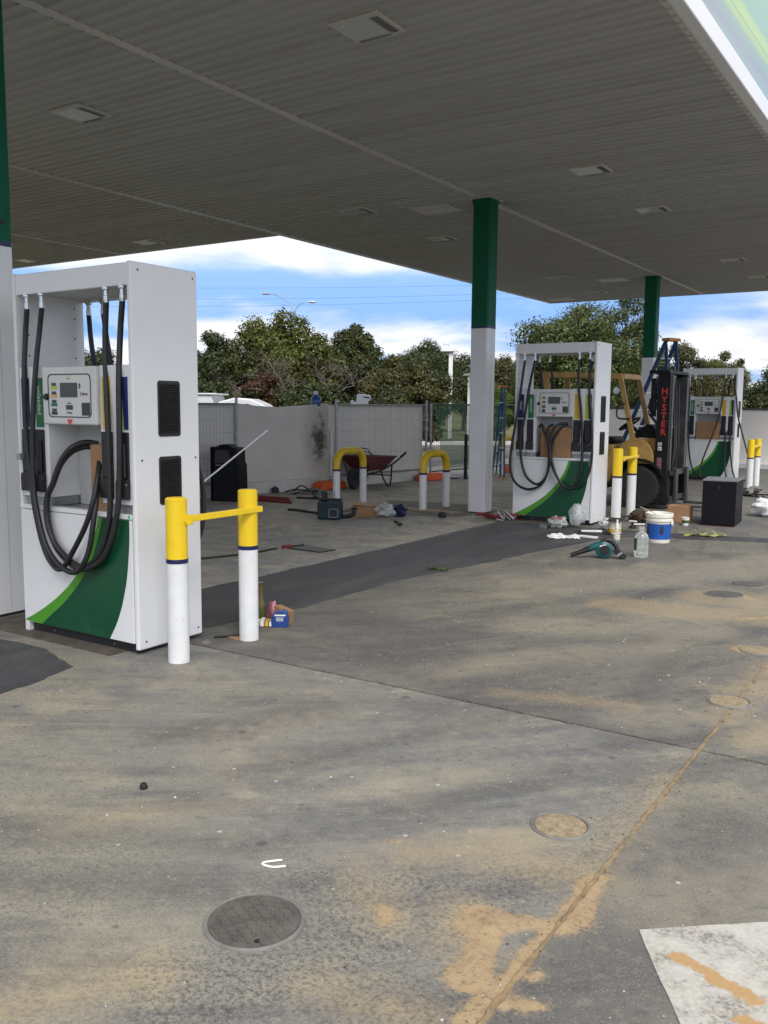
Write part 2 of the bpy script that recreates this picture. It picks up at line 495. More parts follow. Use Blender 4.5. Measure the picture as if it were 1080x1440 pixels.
    if sandh:
        h = t.m('ADD', h, t.m('MULTIPLY', sandh, 0.6))
    t.out(t.bsdf(col, t.m('ADD', 0.58, t.m('MULTIPLY', mid, 0.28)), 0.0, t.bump(h, 0.4, 0.006), 0.4))
    MAT[name] = m


concrete('concrete', 1.05)
concrete('concrete_plain', 0.72, False)
concrete('concrete_dark', 0.88)
concrete('concrete_mid_shade', 0.74)  # greyer, less dusty slab, with canopy shade put into its darker base
concrete('concrete_inner_lit', 1.85)  # base raised: indirect light under the canopy is put into the colour


def asphalt(name):
    m = bpy.data.materials.new(name)
    m.use_nodes = True
    t = NT(m.node_tree)
    p = t.pos()
    st = t.n('ShaderNodeMapping')
    st.inputs['Rotation'].default_value = (0, 0, radians(-20))
    st.inputs['Scale'].default_value = (2.2, 0.7, 1)
    t.put(st.inputs['Vector'], p)
    a = t.noise(st.outputs[0], 1.6, 7.0, 0.65, 0.8)
    b = t.noise(p, 85.0, 4.0, 0.75)
    col = t.mix(t.ss(a, 0.38, 0.66), (0.034, 0.035, 0.040), (0.070, 0.070, 0.073))
    col = t.mix(t.m('MULTIPLY', t.ss(b, 0.52, 0.70), 0.50), col, (0.15, 0.145, 0.135))
    t.out(t.bsdf(col, t.m('ADD', 0.50, t.m('MULTIPLY', a, 0.3)), 0, t.bump(b, 0.4, 0.006), 0.45))
    MAT[name] = m


asphalt('asphalt')


def worn_paint(name):
    m = bpy.data.materials.new(name)
    m.use_nodes = True
    t = NT(m.node_tree)
    p = t.pos()
    a = t.noise(p, 9.0, 8.0, 0.72, 0.3)
    b = t.noise(p, 70.0, 4.0, 0.7)
    wear = t.m('MULTIPLY', t.m('ADD', 0.18, t.m('MULTIPLY', t.ss(a, 0.46, 0.66), 0.75)), t.ss(b, 0.40, 0.58))
    col = t.mix(t.ss(a, 0.3, 0.7), (0.50, 0.485, 0.44), (0.38, 0.36, 0.315))
    col = t.mix(wear, col, (0.16, 0.15, 0.13))
    fl = t.n('ShaderNodeVectorMath', operation='MULTIPLY')
    t.put(fl.inputs[0], p)
    fl.inputs[1].default_value = (1, 1, 0)
    wob = t.noise(p, 9.0, 7.0, 0.68)
    s1 = capsule(t, fl.outputs[0], (-0.555, 2.365), (-0.36, 2.30), 0.024, 0.012, wob, 0.14)
    s2 = capsule(t, fl.outputs[0], (-0.36, 2.19), (-0.25, 2.22), 0.02, 0.012, wob, 0.12)
    col = t.mix(t.m('MAXIMUM', s1, s2), col, t.mix(b, (0.33, 0.20, 0.085), (0.46, 0.30, 0.14)))
    t.out(t.bsdf(col, 0.7, 0, t.bump(b, 0.3, 0.004)))
    MAT[name] = m


worn_paint('worn_paint')


def stained_wall(name):
    m = bpy.data.materials.new(name)
    m.use_nodes = True
    t = NT(m.node_tree)
    p = t.pos()
    a = t.noise(p, 1.3, 5.0, 0.6)
    b = t.noise(p, 7.0, 8.0, 0.75, 0.6)
    col = t.mix(t.ss(a, 0.3, 0.7), (0.62, 0.59, 0.54), (0.70, 0.67, 0.615))
    # rust-brown splash near the downpipe, centred on the panel's right end
    d = t.n('ShaderNodeVectorMath', operation='SUBTRACT')
    t.put(d.inputs[0], p)
    d.inputs[1].default_value = (-9.78, 12.86, 0.88)
    sc = t.n('ShaderNodeVectorMath', operation='MULTIPLY')
    t.put(sc.inputs[0], d.outputs[0])
    sc.inputs[1].default_value = (0, 1.7, 0.95)
    r = t.v('LENGTH', sc.outputs[0])
    halo = t.ss(t.m('ADD', r, t.m('MULTIPLY', t.m('SUBTRACT', b, 0.5), 0.9)), 0.95, 0.05)
    core = t.ss(t.m('ADD', r, t.m('MULTIPLY', t.m('SUBTRACT', b, 0.5), 1.3)), 0.38, 0.05)
    col = t.mix(t.m('MULTIPLY', halo, 0.6), col, (0.17, 0.12, 0.09))
    col = t.mix(t.m('MULTIPLY', core, 0.9), col, (0.035, 0.022, 0.018))
    t.out(t.bsdf(col, 0.8))
    MAT[name] = m


stained_wall('stained_wall')


def fascia_print(name):
    m = bpy.data.materials.new(name)
    m.use_nodes = True
    t = NT(m.node_tree)
    sx = t.n('ShaderNodeSeparateXYZ')
    t.put(sx.inputs[0], t.pos())
    z = t.m('ADD', sx.outputs[2], t.m('MULTIPLY', t.m('SUBTRACT', sx.outputs[1], 7.0), -0.03))
    rp = t.n('ShaderNodeValToRGB')
    els = rp.color_ramp.elements
    els[0].position, els[0].color = 0.0, (0.24, 0.36, 0.38, 1)
    els[1].position, els[1].color = 1.0, (0.6, 0.62, 0.64, 1)
    for q, c in ((0.10, (0.22, 0.29, 0.36)), (0.22, (0.20, 0.36, 0.34)), (0.26, (0.30, 0.48, 0.24)), (0.31, (0.36, 0.55, 0.22)), (0.33, (0.20, 0.40, 0.20)), (0.35, (0.38, 0.58, 0.20)), (0.43, (0.36, 0.55, 0.24)), (0.48, (0.18, 0.42, 0.33)), (0.86, (0.20, 0.44, 0.36)), (0.90, (0.6, 0.62, 0.64))):
        e = els.new(q)
        e.color = (*c, 1)
    nd = t.n('ShaderNodeMapRange')
    t.put(nd.inputs[0], z)
    nd.inputs[1].default_value = 4.43
    nd.inputs[2].default_value = 5.35
    t.put(rp.inputs[0], nd.outputs[0])
    t.out(t.bsdf(rp.outputs[0], 0.22, 0, None, 0.6))
    MAT[name] = m


fascia_print('fascia_print')


def grass_mat(name):
    m = bpy.data.materials.new(name)
    m.use_nodes = True
    t = NT(m.node_tree)
    p = t.pos()
    a = t.noise(p, 0.5, 6.0, 0.65)
    b = t.noise(p, 9.0, 5.0, 0.7)
    col = t.mix(t.ss(a, 0.35, 0.65), (0.10, 0.105, 0.038), (0.20, 0.165, 0.085))
    col = t.mix(t.m('MULTIPLY', t.ss(b, 0.45, 0.7), 0.5), col, (0.06, 0.075, 0.02))
    t.out(t.bsdf(col, 0.95, 0, t.bump(b, 0.8, 0.05), 0.2))
    MAT[name] = m


grass_mat('grass')


# ------------------------------------------------------------------ mesh builder
class MB:
    def __init__(self):
        self.v, self.f = [], []

    def add(self, vs, fs):
        b = len(self.v)
        self.v += [tuple(x) for x in vs]
        self.f += [tuple(i+b for i in f) for f in fs]
        return self

    def box(self, x0, x1, y0, y1, z0, z1):
        vs = [(x, y, z) for z in (z0, z1) for y in (y0, y1) for x in (x0, x1)]
        return self.add(vs, [(0, 2, 3, 1), (4, 5, 7, 6), (0, 1, 5, 4), (2, 6, 7, 3), (0, 4, 6, 2), (1, 3, 7, 5)])

    def obox(self, c, size, rot=None):
        """box centred on c, with optional rotation matrix"""
        sx, sy, sz = (s/2 for s in size)
        vs = [Vector((x, y, z)) for z in (-sz, sz) for y in (-sy, sy) for x in (-sx, sx)]
        if rot is not None:
            vs = [rot @ v for v in vs]
        c = Vector(c)
        return self.add([c+v for v in vs], [(0, 2, 3, 1), (4, 5, 7, 6), (0, 1, 5, 4), (2, 6, 7, 3), (0, 4, 6, 2), (1, 3, 7, 5)])

    def bar(self, a, b, w, h=None, upv=(0, 0, 1)):
        """rectangular bar from a to b, w across, h along upv"""
        a, b = Vector(a), Vector(b)
        h = h or w
        d = (b-a)
        L = d.length
        d.normalize()
        s = d.cross(Vector(upv))
        if s.length < 1e-4:
            s = d.cross(Vector((0, 1, 0)))
        s.normalize()
        u = s.cross(d)
        m = Matrix((d, s, u)).transposed()
        return self.obox((a+b)/2, (L, w, h), m)

    def tube(self, pts, r, n=8, cap=True):
        pts = [Vector(p) for p in pts]
        rs = r if isinstance(r, (list, tuple)) else [r]*len(pts)
        vs, fs = [], []
        tprev = None
        nv = None
        for i, p in enumerate(pts):
            if i == 0:
                tg = pts[1]-p
            elif i == len(pts)-1:
                tg = p-pts[i-1]
            else:
                tg = (pts[i+1]-p).normalized()+(p-pts[i-1]).normalized()
            if tg.length < 1e-9:
                tg = tprev.copy()
            tg.normalize()
            if nv is None:
                nv = tg.cross(Vector((0.31, 0.77, 0.55)))
                if nv.length < 1e-3:
                    nv = tg.cross(Vector((1, 0, 0)))
                nv.normalize()
            else:
                nv = nv-tg*nv.dot(tg)
                nv.normalize()
            bv = tg.cross(nv)
            for k in range(n):
                a = 2*pi*k/n
                vs.append(p+(nv*cos(a)+bv*sin(a))*rs[i])
            tprev = tg
        for i in range(len(pts)-1):
            for k in range(n):
                k2 = (k+1) % n
                fs.append((i*n+k, i*n+k2, (i+1)*n+k2, (i+1)*n+k))
        if cap:
            fs.append(tuple(range(n-1, -1, -1)))
            b = (len(pts)-1)*n
            fs.append(tuple(b+k for k in range(n)))
        return self.add(vs, fs)

    def cyl(self, a, b, r, n=16, r1=None):
        return self.tube([a, b], [r, r if r1 is None else r1], n)

    def lathe(self, prof, c=(0, 0, 0), n=24, axis='z'):
        vs, fs = [], []
        for r, z in prof:
            for k in range(n):
                a = 2*pi*k/n
                if axis == 'z':
                    vs.append((c[0]+r*cos(a), c[1]+r*sin(a), c[2]+z))
                elif axis == 'y':
                    vs.append((c[0]+r*cos(a), c[1]+z, c[2]+r*sin(a)))
                else:
                    vs.append((c[0]+z, c[1]+r*cos(a), c[2]+r*sin(a)))
        for i in range(len(prof)-1):
            for k in range(n):
                k2 = (k+1) % n
                fs.append((i*n+k, i*n+k2, (i+1)*n+k2, (i+1)*n+k))
        if prof[0][0] > 1e-6:
            fs.append(tuple(range(n-1, -1, -1)))
        if prof[-1][0] > 1e-6:
            b = (len(prof)-1)*n
            fs.append(tuple(b+k for k in range(n)))
        return self.add(vs, fs)

    def prism(self, pts, d0, d1, plane='xz'):
        """polygon in a plane, extruded between d0 and d1 along the third axis"""
        n = len(pts)

        def P(p, d):
            return {'xz': (p[0], d, p[1]), 'xy': (p[0], p[1], d), 'yz': (d, p[0], p[1])}[plane]
        vs = [P(p, d0) for p in pts]+[P(p, d1) for p in pts]
        fs = [tuple(range(n)), tuple(range(2*n-1, n-1, -1))]
        for i in range(n):
            j = (i+1) % n
            fs.append((i, i+n, j+n, j))
        return self.add(vs, fs)

    def strip(self, A, B, d0, d1):
        """sheet between two (x,z) polylines A and B with thickness along y"""
        n = len(A)
        vs = [(p[0], d0, p[1]) for p in A]+[(p[0], d0, p[1]) for p in B]
        vs += [(p[0], d1, p[1]) for p in A]+[(p[0], d1, p[1]) for p in B]
        fs = []
        for i in range(n-1):
            fs.append((i, i+1, n+i+1, n+i))
            fs.append((2*n+i, 3*n+i, 3*n+i+1, 2*n+i+1))
            fs.append((i, 2*n+i, 2*n+i+1, i+1))
            fs.append((n+i, n+i+1, 3*n+i+1, 3*n+i))
        fs.append((0, n, 3*n, 2*n))
        fs.append((n-1, 2*n+n-1, 3*n+n-1, n+n-1))
        return self.add(vs, fs)

    def mesh(self, name, material, smooth=False):
        me = bpy.data.meshes.new(name)
        me.from_pydata(self.v, [], self.f)
        me.update()
        bmx = __import__('bmesh').new()
        bmx.from_mesh(me)
        __import__('bmesh').ops.recalc_face_normals(bmx, faces=bmx.faces)
        bmx.to_mesh(me)
        bmx.free()
        if material:
            me.materials.append(MAT[material] if isinstance(material, str) else material)
        if smooth:
            me.polygons.foreach_set('use_smooth', [True]*len(me.polygons))
            try:
                me.set_sharp_from_angle(angle=radians(40))
            except Exception:
                pass
        return me

    def build(self, name, material, parent=None, smooth=False, bevel=0.0, loc=None, seg=2):
        me = self.mesh(name, material, smooth)
        o = bpy.data.objects.new(name, me)
        COL.objects.link(o)
        if parent:
            o.parent = parent
        if loc:
            o.location = loc
        if bevel:
            b = o.modifiers.new('bevel', 'BEVEL')
            b.width = bevel
            b.segments = seg
            b.limit_method = 'ANGLE'
            b.angle_limit = radians(35)
        return o


def tag(o, label=None, cat=None, group=None, kind=None):
    if label:
        o['label'] = label
    if cat:
        o['category'] = cat
    if group:
        o['group'] = group
    if kind:
        o['kind'] = kind
    return o


def thing(name, label, cat, loc=(0, 0, 0), rz=0.0, group=None):
    o = bpy.data.objects.new(name, None)
    COL.objects.link(o)
    o.empty_display_size = 0.1
    o.location = loc
    o.rotation_euler = (0, 0, rz)
    return tag(o, label, cat, group)


def link_copy(src, parent, loc=None):
    c = src.copy()
    COL.objects.link(c)
    c.parent = parent
    if loc is not None:
        c.location = loc
    return c


def copy_tree(o, parent=None):
    c = o.copy()
    COL.objects.link(c)
    c.parent = parent
    for ch in list(o.children):
        copy_tree(ch, c)
    return c


def smooth_path(pts, n=6):
    """Catmull-Rom through the points"""
    P = [Vector(p) for p in pts]
    P = [P[0]*2-P[1]]+P+[P[-1]*2-P[-2]]
    out = []
    for i in range(1, len(P)-2):
        p0, p1, p2, p3 = P[i-1:i+3]
        for k in range(n):
            s = k/n
            out.append(0.5*((2*p1)+(p2-p0)*s+(2*p0-5*p1+4*p2-p3)*s*s+(3*p1-p0-3*p2+p3)*s**3))
    out.append(P[-2])
    return out


def text_obj(name, body, size, material, parent, M, extrude=0.0008, spacing=1.0, bold=0.0):
    cu = bpy.data.curves.new(name, 'FONT')
    cu.body = body
    cu.size = size
    cu.extrude = extrude
    cu.offset = bold
    cu.align_x = 'CENTER'
    cu.align_y = 'CENTER'
    cu.space_character = spacing
    cu.resolution_u = 3
    tmp = bpy.data.objects.new('tmp_text', cu)
    COL.objects.link(tmp)
    dg = bpy.context.evaluated_depsgraph_get()
    me = bpy.data.meshes.new_from_object(tmp.evaluated_get(dg))
    bpy.data.objects.remove(tmp)
    me.materials.clear()
    me.materials.append(MAT[material])
    me.name = name
    o = bpy.data.objects.new(name, me)
    COL.objects.link(o)
    o.parent = parent
    o.matrix_local = M
    return o


def face_y(x, y, z, rot=0.0):
    """placement for flat print that faces -Y, rot = in-plane turn"""
    return Matrix.Translation((x, y, z)) @ Matrix.Rotation(radians(90), 4, 'X') @ Matrix.Rotation(rot, 4, 'Z')


def crumple(name, material, size, seed, parent=None, loc=(0, 0, 0), rz=0, amp=0.35, freq=2.2, nu=18, nv=12, flat=True):
    rnd = Vector((seed*3.17, seed*1.73, seed*0.91))
    mb = MB()
    vs = []
    for i in range(nv+1):
        th = pi*i/nv
        for k in range(nu):
            ph = 2*pi*k/nu
            d = Vector((sin(th)*cos(ph), sin(th)*sin(ph), cos(th)))
            w = 1+amp*(mnoise.noise(d*freq+rnd)+0.5*mnoise.noise(d*freq*2.7+rnd))
            p = Vector((d.x*size[0]/2*w, d.y*size[1]/2*w, (d.z*0.5*w+0.5)*size[2]))
            if flat:
                p.z = max(p.z, 0.0)
            vs.append(p)
    fs = []
    for i in range(nv):
        for k in range(nu):
            fs.append((i*nu+k, i*nu+(k+1) % nu, (i+1)*nu+(k+1) % nu, (i+1)*nu+k))
    mb.add(vs, fs)
    o = mb.build(name, material, parent, smooth=True, loc=loc)
    o.rotation_euler = (0, 0, rz)
    return o
# ================================================================== STRUCTURE
random.seed(7)
ZC, ZB = 4.288, 2.587

# ground to the horizon, driveway and forecourt
tag(MB().box(-700, 700, -700, 700, -0.5, -0.06).build('ground', 'grass'), kind='structure')


# outline fields of the stains, in metres: capsules (a, b, radius) and traced outlines
DARK = [((-2.78, 1.77), (-2.40, 2.0), 0.07), ((-2.40, 2.0), (-1.97, 2.17), 0.06), ((-1.97, 2.17), (-1.66, 2.58), 0.04), ((-1.66, 2.58), (-1.3, 3.4), 0.03),
        ((-2.48, 1.55), (-1.92, 1.92), 0.10), ((-2.42, 2.62), (-2.06, 3.30), 0.05), ((-2.06, 3.3), (-1.75, 4.0), 0.06),
        ((-1.30, 3.95), (-1.42, 5.6), 0.08), ((-1.24, 3.85), (-1.36, 4.6), 0.10), ((-3.95, 3.2), (-3.3, 4.5), 0.14), ((-3.4, 4.6), (-2.5, 5.6), 0.12),
        ((-2.1, 4.3), (-1.58, 5.8), 0.10), ((-3.1, 2.6), (-2.5, 3.4), 0.12), ((-0.75, 1.9), (-0.60, 3.2), 0.20), ((-4.2, 3.35), (-3.95, 4.3), 0.22), ((-3.5, 4.5), (-1.7, 4.2), 0.22), ((-3.6, 5.2), (-2.6, 4.6), 0.25), ((-0.86, 1.8), (-0.70, 2.1), 0.16)]
PALE = [((-2.57, 2.02), (-2.19, 2.36), 0.10), ((-2.19, 2.36), (-1.66, 3.1), 0.08), ((-3.55, 3.42), (-3.3, 3.75), 0.06), ((-2.65, 2.7), (-2.4, 3.5), 0.1),
        ((-2.35, 4.4), (-1.5, 5.6), 0.14), ((-2.0, 1.55), (-1.75, 1.75), 0.05), ((-3.0, 6.6), (-2.2, 8.0), 0.25), ((-1.35, 4.1), (-1.05, 4.4), 0.12),
        ((-3.85, 4.35), (-3.62, 4.5), 0.02), ((-3.88, 3.46), (-3.60, 3.52), 0.05), ((-1.9, 6.2), (-1.3, 7.2), 0.25), ((-2.9, 7.0), (-1.2, 9.6), 0.45), ((-2.4, 5.6), (-1.4, 6.2), 0.25), ((-0.7, 2.6), (-0.45, 3.0), 0.16)]
DUST = [((-1.92, 1.18), (-1.70, 1.50), 0.07), ((-1.59, 2.29), (-1.33, 2.07), 0.05), ((-1.47, 2.45), (-1.20, 2.66), 0.09), ((-1.2, 2.6), (-0.98, 2.66), 0.10),
        ((-1.30, 1.72), (-1.05, 1.76), 0.07), ((-2.15, 6.6), (-1.10, 6.75), 0.24), ((-1.98, 4.15), (-1.35, 4.35), 0.06), ((-0.9, 4.4), (-0.85, 5.6), 0.10),
        ((-1.6, 7.3), (-1.2, 7.4), 0.30), ((-0.75, 4.2), (-0.6, 4.6), 0.10), ((-1.17, 2.24), (-1.12, 2.1), 0.08), ((-2.57, 2.02), (-2.3, 2.28), 0.02), ((-0.93, 2.7), (-0.93, 3.6), 0.03)]
SPECK = [((-1.55, 1.50), (-1.35, 1.90), 0.22), ((-1.30, 1.80), (-1.0, 1.80), 0.16), ((-1.62, 2.10), (-1.30, 2.30), 0.14), ((-1.2, 2.1), (-1.1, 2.45), 0.14), ((-0.96, 2.6), (-0.97, 3.6), 0.05)]
SAND_C = [((-1.30, 6.62), (-1.06, 6.86), 0.02), ((-1.75, 6.60), (-1.45, 6.58), -0.01), ((-1.06, 5.82), (-0.98, 5.83), 0.09), ((-1.44, 7.5), (-1.35, 7.38), 0.03),
          ((-1.59, 2.46), (-1.56, 2.50), -0.005), ((-1.365, 2.12), (-1.33, 2.06), 0.012), ((-0.935, 1.5), (-0.925, 1.8), 0.012), ((-1.78, 4.22), (-1.62, 4.24), -0.012)]
SAND_P = [[(-1.161, 2.272), (-1.099, 2.29), (-0.995, 2.315), (-0.94, 2.319), (-0.938, 2.288), (-1.002, 2.256), (-1.017, 2.193), (-1.004, 2.121), (-0.973, 2.046), (-0.95, 1.989), (-0.951, 1.92), (-0.987, 1.921), (-1.028, 1.92), (-1.065, 1.948), (-1.064, 1.985), (-1.055, 2.048), (-1.085, 2.127), (-1.131, 2.159), (-1.156, 2.185)],
          [(-0.924, 2.319), (-0.915, 2.508), (-0.941, 2.59), (-0.908, 2.678), (-0.872, 2.676), (-0.879, 2.581), (-0.846, 2.506), (-0.824, 2.385), (-0.851, 2.314), (-0.888, 2.3)],
          [(-0.93, 2.282), (-0.909, 2.276), (-0.914, 1.979), (-0.878, 1.936), (-0.921, 1.891), (-0.901, 1.796), (-0.941, 1.769), (-0.955, 1.918), (-0.934, 2.0), (-0.93, 2.17)],
          [(-0.902, 1.953), (-0.838, 1.966), (-0.789, 1.976), (-0.828, 1.943), (-0.873, 1.923)], [(-0.896, 2.061), (-0.857, 2.087), (-0.859, 2.057)]]


def seg_d(P, a, b):
    a, b = np.array(a, float), np.array(b, float)
    ba = b-a
    h = np.clip(((P-a) @ ba)/max(ba @ ba, 1e-9), 0, 1)
    return np.linalg.norm(P-a-h[:, None]*ba, axis=1)


def caps(P, L):
    f = np.full(len(P), -0.6)
    for a, b, r in L:
        f = np.maximum(f, r-seg_d(P, a, b))
    return f


def poly_sd(P, Q):
    d = np.full(len(P), 9.0)
    ins = np.zeros(len(P), bool)
    n = len(Q)
    for i in range(n):
        a, b = Q[i], Q[(i+1) % n]
        d = np.minimum(d, seg_d(P, a, b))
        c = (a[1] > P[:, 1]) != (b[1] > P[:, 1])
        with np.errstate(divide='ignore', invalid='ignore'):
            xs = (b[0]-a[0])*(P[:, 1]-a[1])/((b[1]-a[1]) or 1e-9)+a[0]
        ins ^= c & (P[:, 0] < xs)
    return np.where(ins, d, -d)


def slab(xs, ys, jag, material, parent, seed):
    """concrete slab: gridded top with crumbled joint edges, and skirts"""
    rr = random.Random(seed)
    nx, ny = len(xs), len(ys)
    V_ = [[x, y, 0.0] for y in ys for x in xs]
    amp = 0.006
    for j in range(ny):
        if 'r' in jag:
            V_[j*nx+nx-1][0] += rr.uniform(-amp, amp*0.4)
        if 'l' in jag:
            V_[j*nx][0] += rr.uniform(-amp*0.4, amp)
    for i in range(nx):
        if 't' in jag:
            V_[(ny-1)*nx+i][1] += rr.uniform(-amp, amp*0.4)
        if 'b' in jag:
            V_[i][1] += rr.uniform(-amp*0.4, amp)
    F_ = [(j*nx+i, j*nx+i+1, (j+1)*nx+i+1, (j+1)*nx+i) for j in range(ny-1) for i in range(nx-1)]
    ring = [i for i in range(nx)]+[j*nx+nx-1 for j in range(1, ny)]+[(ny-1)*nx+i for i in range(nx-2, -1, -1)]+[j*nx for j in range(ny-2, 0, -1)]
    b0 = len(V_)
    for k in ring:
        V_.append([V_[k][0], V_[k][1], -0.12])
    n = len(ring)
    for k in range(n):
        k2 = (k+1) % n
        F_.append((ring[k], b0+k, b0+k2, ring[k2]))
    P = np.array([v[:2] for v in V_])
    sand = caps(P, SAND_C)
    for q in SAND_P:
        sand = np.maximum(sand, poly_sd(P, q))
    # spilled sand lies on the slab as a low, uneven layer
    for k in range(b0):
        if sand[k] > 0.0:
            V_[k][2] += min(sand[k], 0.05)*0.16*(0.7+0.6*mnoise.noise(Vector((P[k][0]*14, P[k][1]*14, 0))))
    mb = MB()
    mb.add(V_, F_)
    o = mb.build('concrete_slab', material, parent)
    c1 = np.stack([caps(P, DARK), caps(P, PALE), caps(P, DUST), np.ones(len(P))], 1)
    c2 = np.stack([sand, caps(P, SPECK), np.zeros(len(P)), np.ones(len(P))], 1)
    for nm, c in (('stain', c1), ('stain2', c2)):
        at = o.data.attributes.new(nm, 'FLOAT_COLOR', 'POINT')
        at.data.foreach_set('color', c.astype(np.float32).ravel())
    return o


def grid(lo, hi, flo, fhi, step, coarse=1.5):
    a = list(np.arange(lo, flo, coarse)) if lo < flo else []
    f = list(np.arange(max(lo, flo), min(hi, fhi), step))
    b = list(np.arange(min(hi, fhi), hi, coarse)) if fhi < hi else []
    return sorted(set(round(float(x), 4) for x in a+f+b+[hi]))


fc = thing('forecourt', None, None)
fc['kind'] = 'structure'
JX, JY, G = -0.90, 3.94, 0.008
xa_, xb_ = (-11.0, JX-G), (JX+G, 12.0)
ya_, yb_ = (-6.0, JY-G), (JY+G, 24.4)
slab(grid(*xa_, -2.95, 0, 0.025), grid(*ya_, 1.1, 9, 0.025), 'rt', 'concrete', fc, 3)
slab(grid(-5.09, JX-G, -4.30, 0, 0.045), grid(*yb_, 0, 9.2, 0.045), 'rb', 'concrete_mid_shade', fc, 4)
slab(grid(-11.0, -5.105, -30, 0, 0.25), grid(*yb_, 0, 24.4, 0.25), '', 'concrete_inner_lit', fc, 8)
slab(grid(*xb_, -2, 0.6, 0.03), grid(*ya_, 1.1, 9, 0.03), 'lt', 'concrete_dark', fc, 5)
slab(grid(*xb_, -2, 0.6, 0.045), grid(*yb_, 0, 8.0, 0.045), 'lb', 'concrete_dark', fc, 6)
MB().box(-11.0, 12.0, JY-G-0.02, JY+G+0.02, -0.06, -0.014).build('joint_filler', 'soil', fc)
MB().box(JX-G-0.02, JX+G+0.02, -6.0, 24.4, -0.06, -0.007).build('joint_filler', 'joint_sand', fc)
tag(fc, None, None)

tag(MB().prism([(-30, 10), (-11.02, 10), (-11.02, 24.42), (-4, 24.42), (-4, 30), (-11.0, 37.0), (-24.0, 24.0)], -0.055, -0.02, 'xy').build('driveway', 'concrete_plain'), kind='structure')
o = MB().obox((0, 0, 0.0), (30, 0.25, 0.20)).build('roadside_kerb', 'kerb_concrete', bevel=0.03)
o.location, o.rotation_euler = (-16.5, 31.0, 0.02), (0, 0, radians(45))
tag(o, kind='structure')


def ragged_poly(pts, step=0.05, amp=0.045, seed=1):
    out = []
    n = len(pts)
    off = Vector((seed*7.3, seed*1.7, 0))
    for i in range(n):
        a, b = Vector(pts[i]), Vector(pts[(i+1) % n])
        k = max(1, int((b-a).length/step))
        for j in range(k):
            p = a.lerp(b, j/k)
            q = Vector((p.x*3.1, p.y*3.1, 0))+off
            out.append((p.x+amp*mnoise.noise(q)+amp*.5*mnoise.noise(q*4), p.y+amp*mnoise.noise(q+Vector((9, 4, 2)))+amp*.5*mnoise.noise(q*4+Vector((5, 5, 5)))))
    return out


# resealed asphalt trenches in the concrete
TR = thing('asphalt_trench', None, None)
TR['kind'] = 'structure'
MB().prism(ragged_poly([(-5.6, -3.0), (-3.95, -3.0), (-4.05, 2.3), (-4.10, 2.68), (-4.13, 2.95), (-4.19, 3.20), (-4.51, 3.29), (-4.85, 3.35), (-5.11, 3.34), (-5.6, 3.36)], seed=9), -0.01, 0.004, 'xy').build('asphalt_patch', 'asphalt', TR)
MB().prism(ragged_poly([(-4.50, 4.16), (-4.26, 4.22), (-4.14, 4.70), (-4.06, 5.26), (-4.02, 6.46), (-3.80, 7.7), (-3.66, 8.6), (-3.45, 9.7), (-3.12, 10.35), (-2.5, 10.42), (-1.9, 10.62), (-1.6, 10.72), (-1.6, 11.05), (-2.3, 10.85), (-3.0, 10.78), (-4.0, 10.62), (-4.9, 10.60), (-5.02, 10.3), (-4.98, 9.4), (-5.08, 7.05), (-5.14, 5.2), (-5.2, 4.2)], seed=2), -0.01, 0.004, 'xy').build('asphalt_patch', 'asphalt', TR)
MB().prism(ragged_poly([(-7.4, 10.15), (-6.6, 10.30), (-5.75, 10.62), (-5.5, 11.6), (-6.3, 12.1), (-7.6, 11.9)], seed=5), -0.01, 0.004, 'xy').build('asphalt_patch', 'concrete_plain', TR)

# worn white road marking
o = MB().prism(ragged_poly([(-0.698, 2.436), (0.12, 3.10), (0.70, 2.45), (-0.16, 1.56)], 0.04, 0.006, 3), -0.005, 0.004, 'xy').build('road_marking', 'worn_paint')
tag(o, kind='structure')

# ------------------------------------------------------------------ canopy
CAN = thing('canopy', 'large forecourt canopy with grey ribbed soffit and white and green edge', 'canopy', (0, 0, 0))
PITCH_Y = 0.138
CY0 = 0.6
SEC = [(-5.69, -1.96, CY0, 23.25), (-9.66, -5.80, CY0, 23.25), (-13.52, -9.80, CY0, 11.80), (-18.0, -13.64, CY0, 11.80)]


def tray_rows(L):
    prof = [(0.0, 0.0), (0.098, 0.0), (0.103, -0.022), (0.112, -0.022), (0.117, 0.0), (0.122, 0.014), (0.138, 0.0)]
    vs, fs = [], []
    for x in (0, L):
        vs += [(x, y, z) for y, z in prof]
    for i in range(6):
        fs.append((i, i+1, 7+i+1, 7+i))
    return vs, fs


near = {0: (5.3, 9.3), 1: (3.5, 8.6), 2: (4.3, 9.0), 3: (6.0, 9.0)}
for k, (x0, x1, y0, y1) in enumerate(SEC):
    vs, fs = tray_rows(x1-x0)
    proto = None
    rest = MB()
    n = int((y1-y0)/PITCH_Y)
    for i in range(n):
        y = y0+i*PITCH_Y
        if near[k][0] <= y <= near[k][1]:
            if proto is None:
                mb = MB()
                mb.add(vs, fs)
                proto = mb.build('soffit_tray', 'soffit', CAN, loc=(x0, y, ZC))
            else:
                link_copy(proto, CAN, (x0, y, ZC))
        else:
            rest.add([(x0+v[0], y+v[1], ZC+v[2]) for v in vs], fs)
    tag(rest.build('soffit_trays', 'soffit', CAN), kind='stuff')
for x, w, y1 in ((-5.745, 0.10, 23.25), (-9.73, 0.12, 23.25), (-13.58, 0.10, 11.8)):
    MB().box(x-w/2, x+w/2, CY0, y1, ZC-0.012, ZC+0.03).build('soffit_trim', 'soffit_trim', CAN)
MB().box(-2.0, -1.862, CY0, 23.25, ZC-0.010, ZC+0.03).build('edge_trim', 'soffit_trim', CAN)
MB().box(-18, -9.80, 11.72, 11.86, ZC-0.008, ZC+0.03).build('edge_trim', 'soffit_trim', CAN)
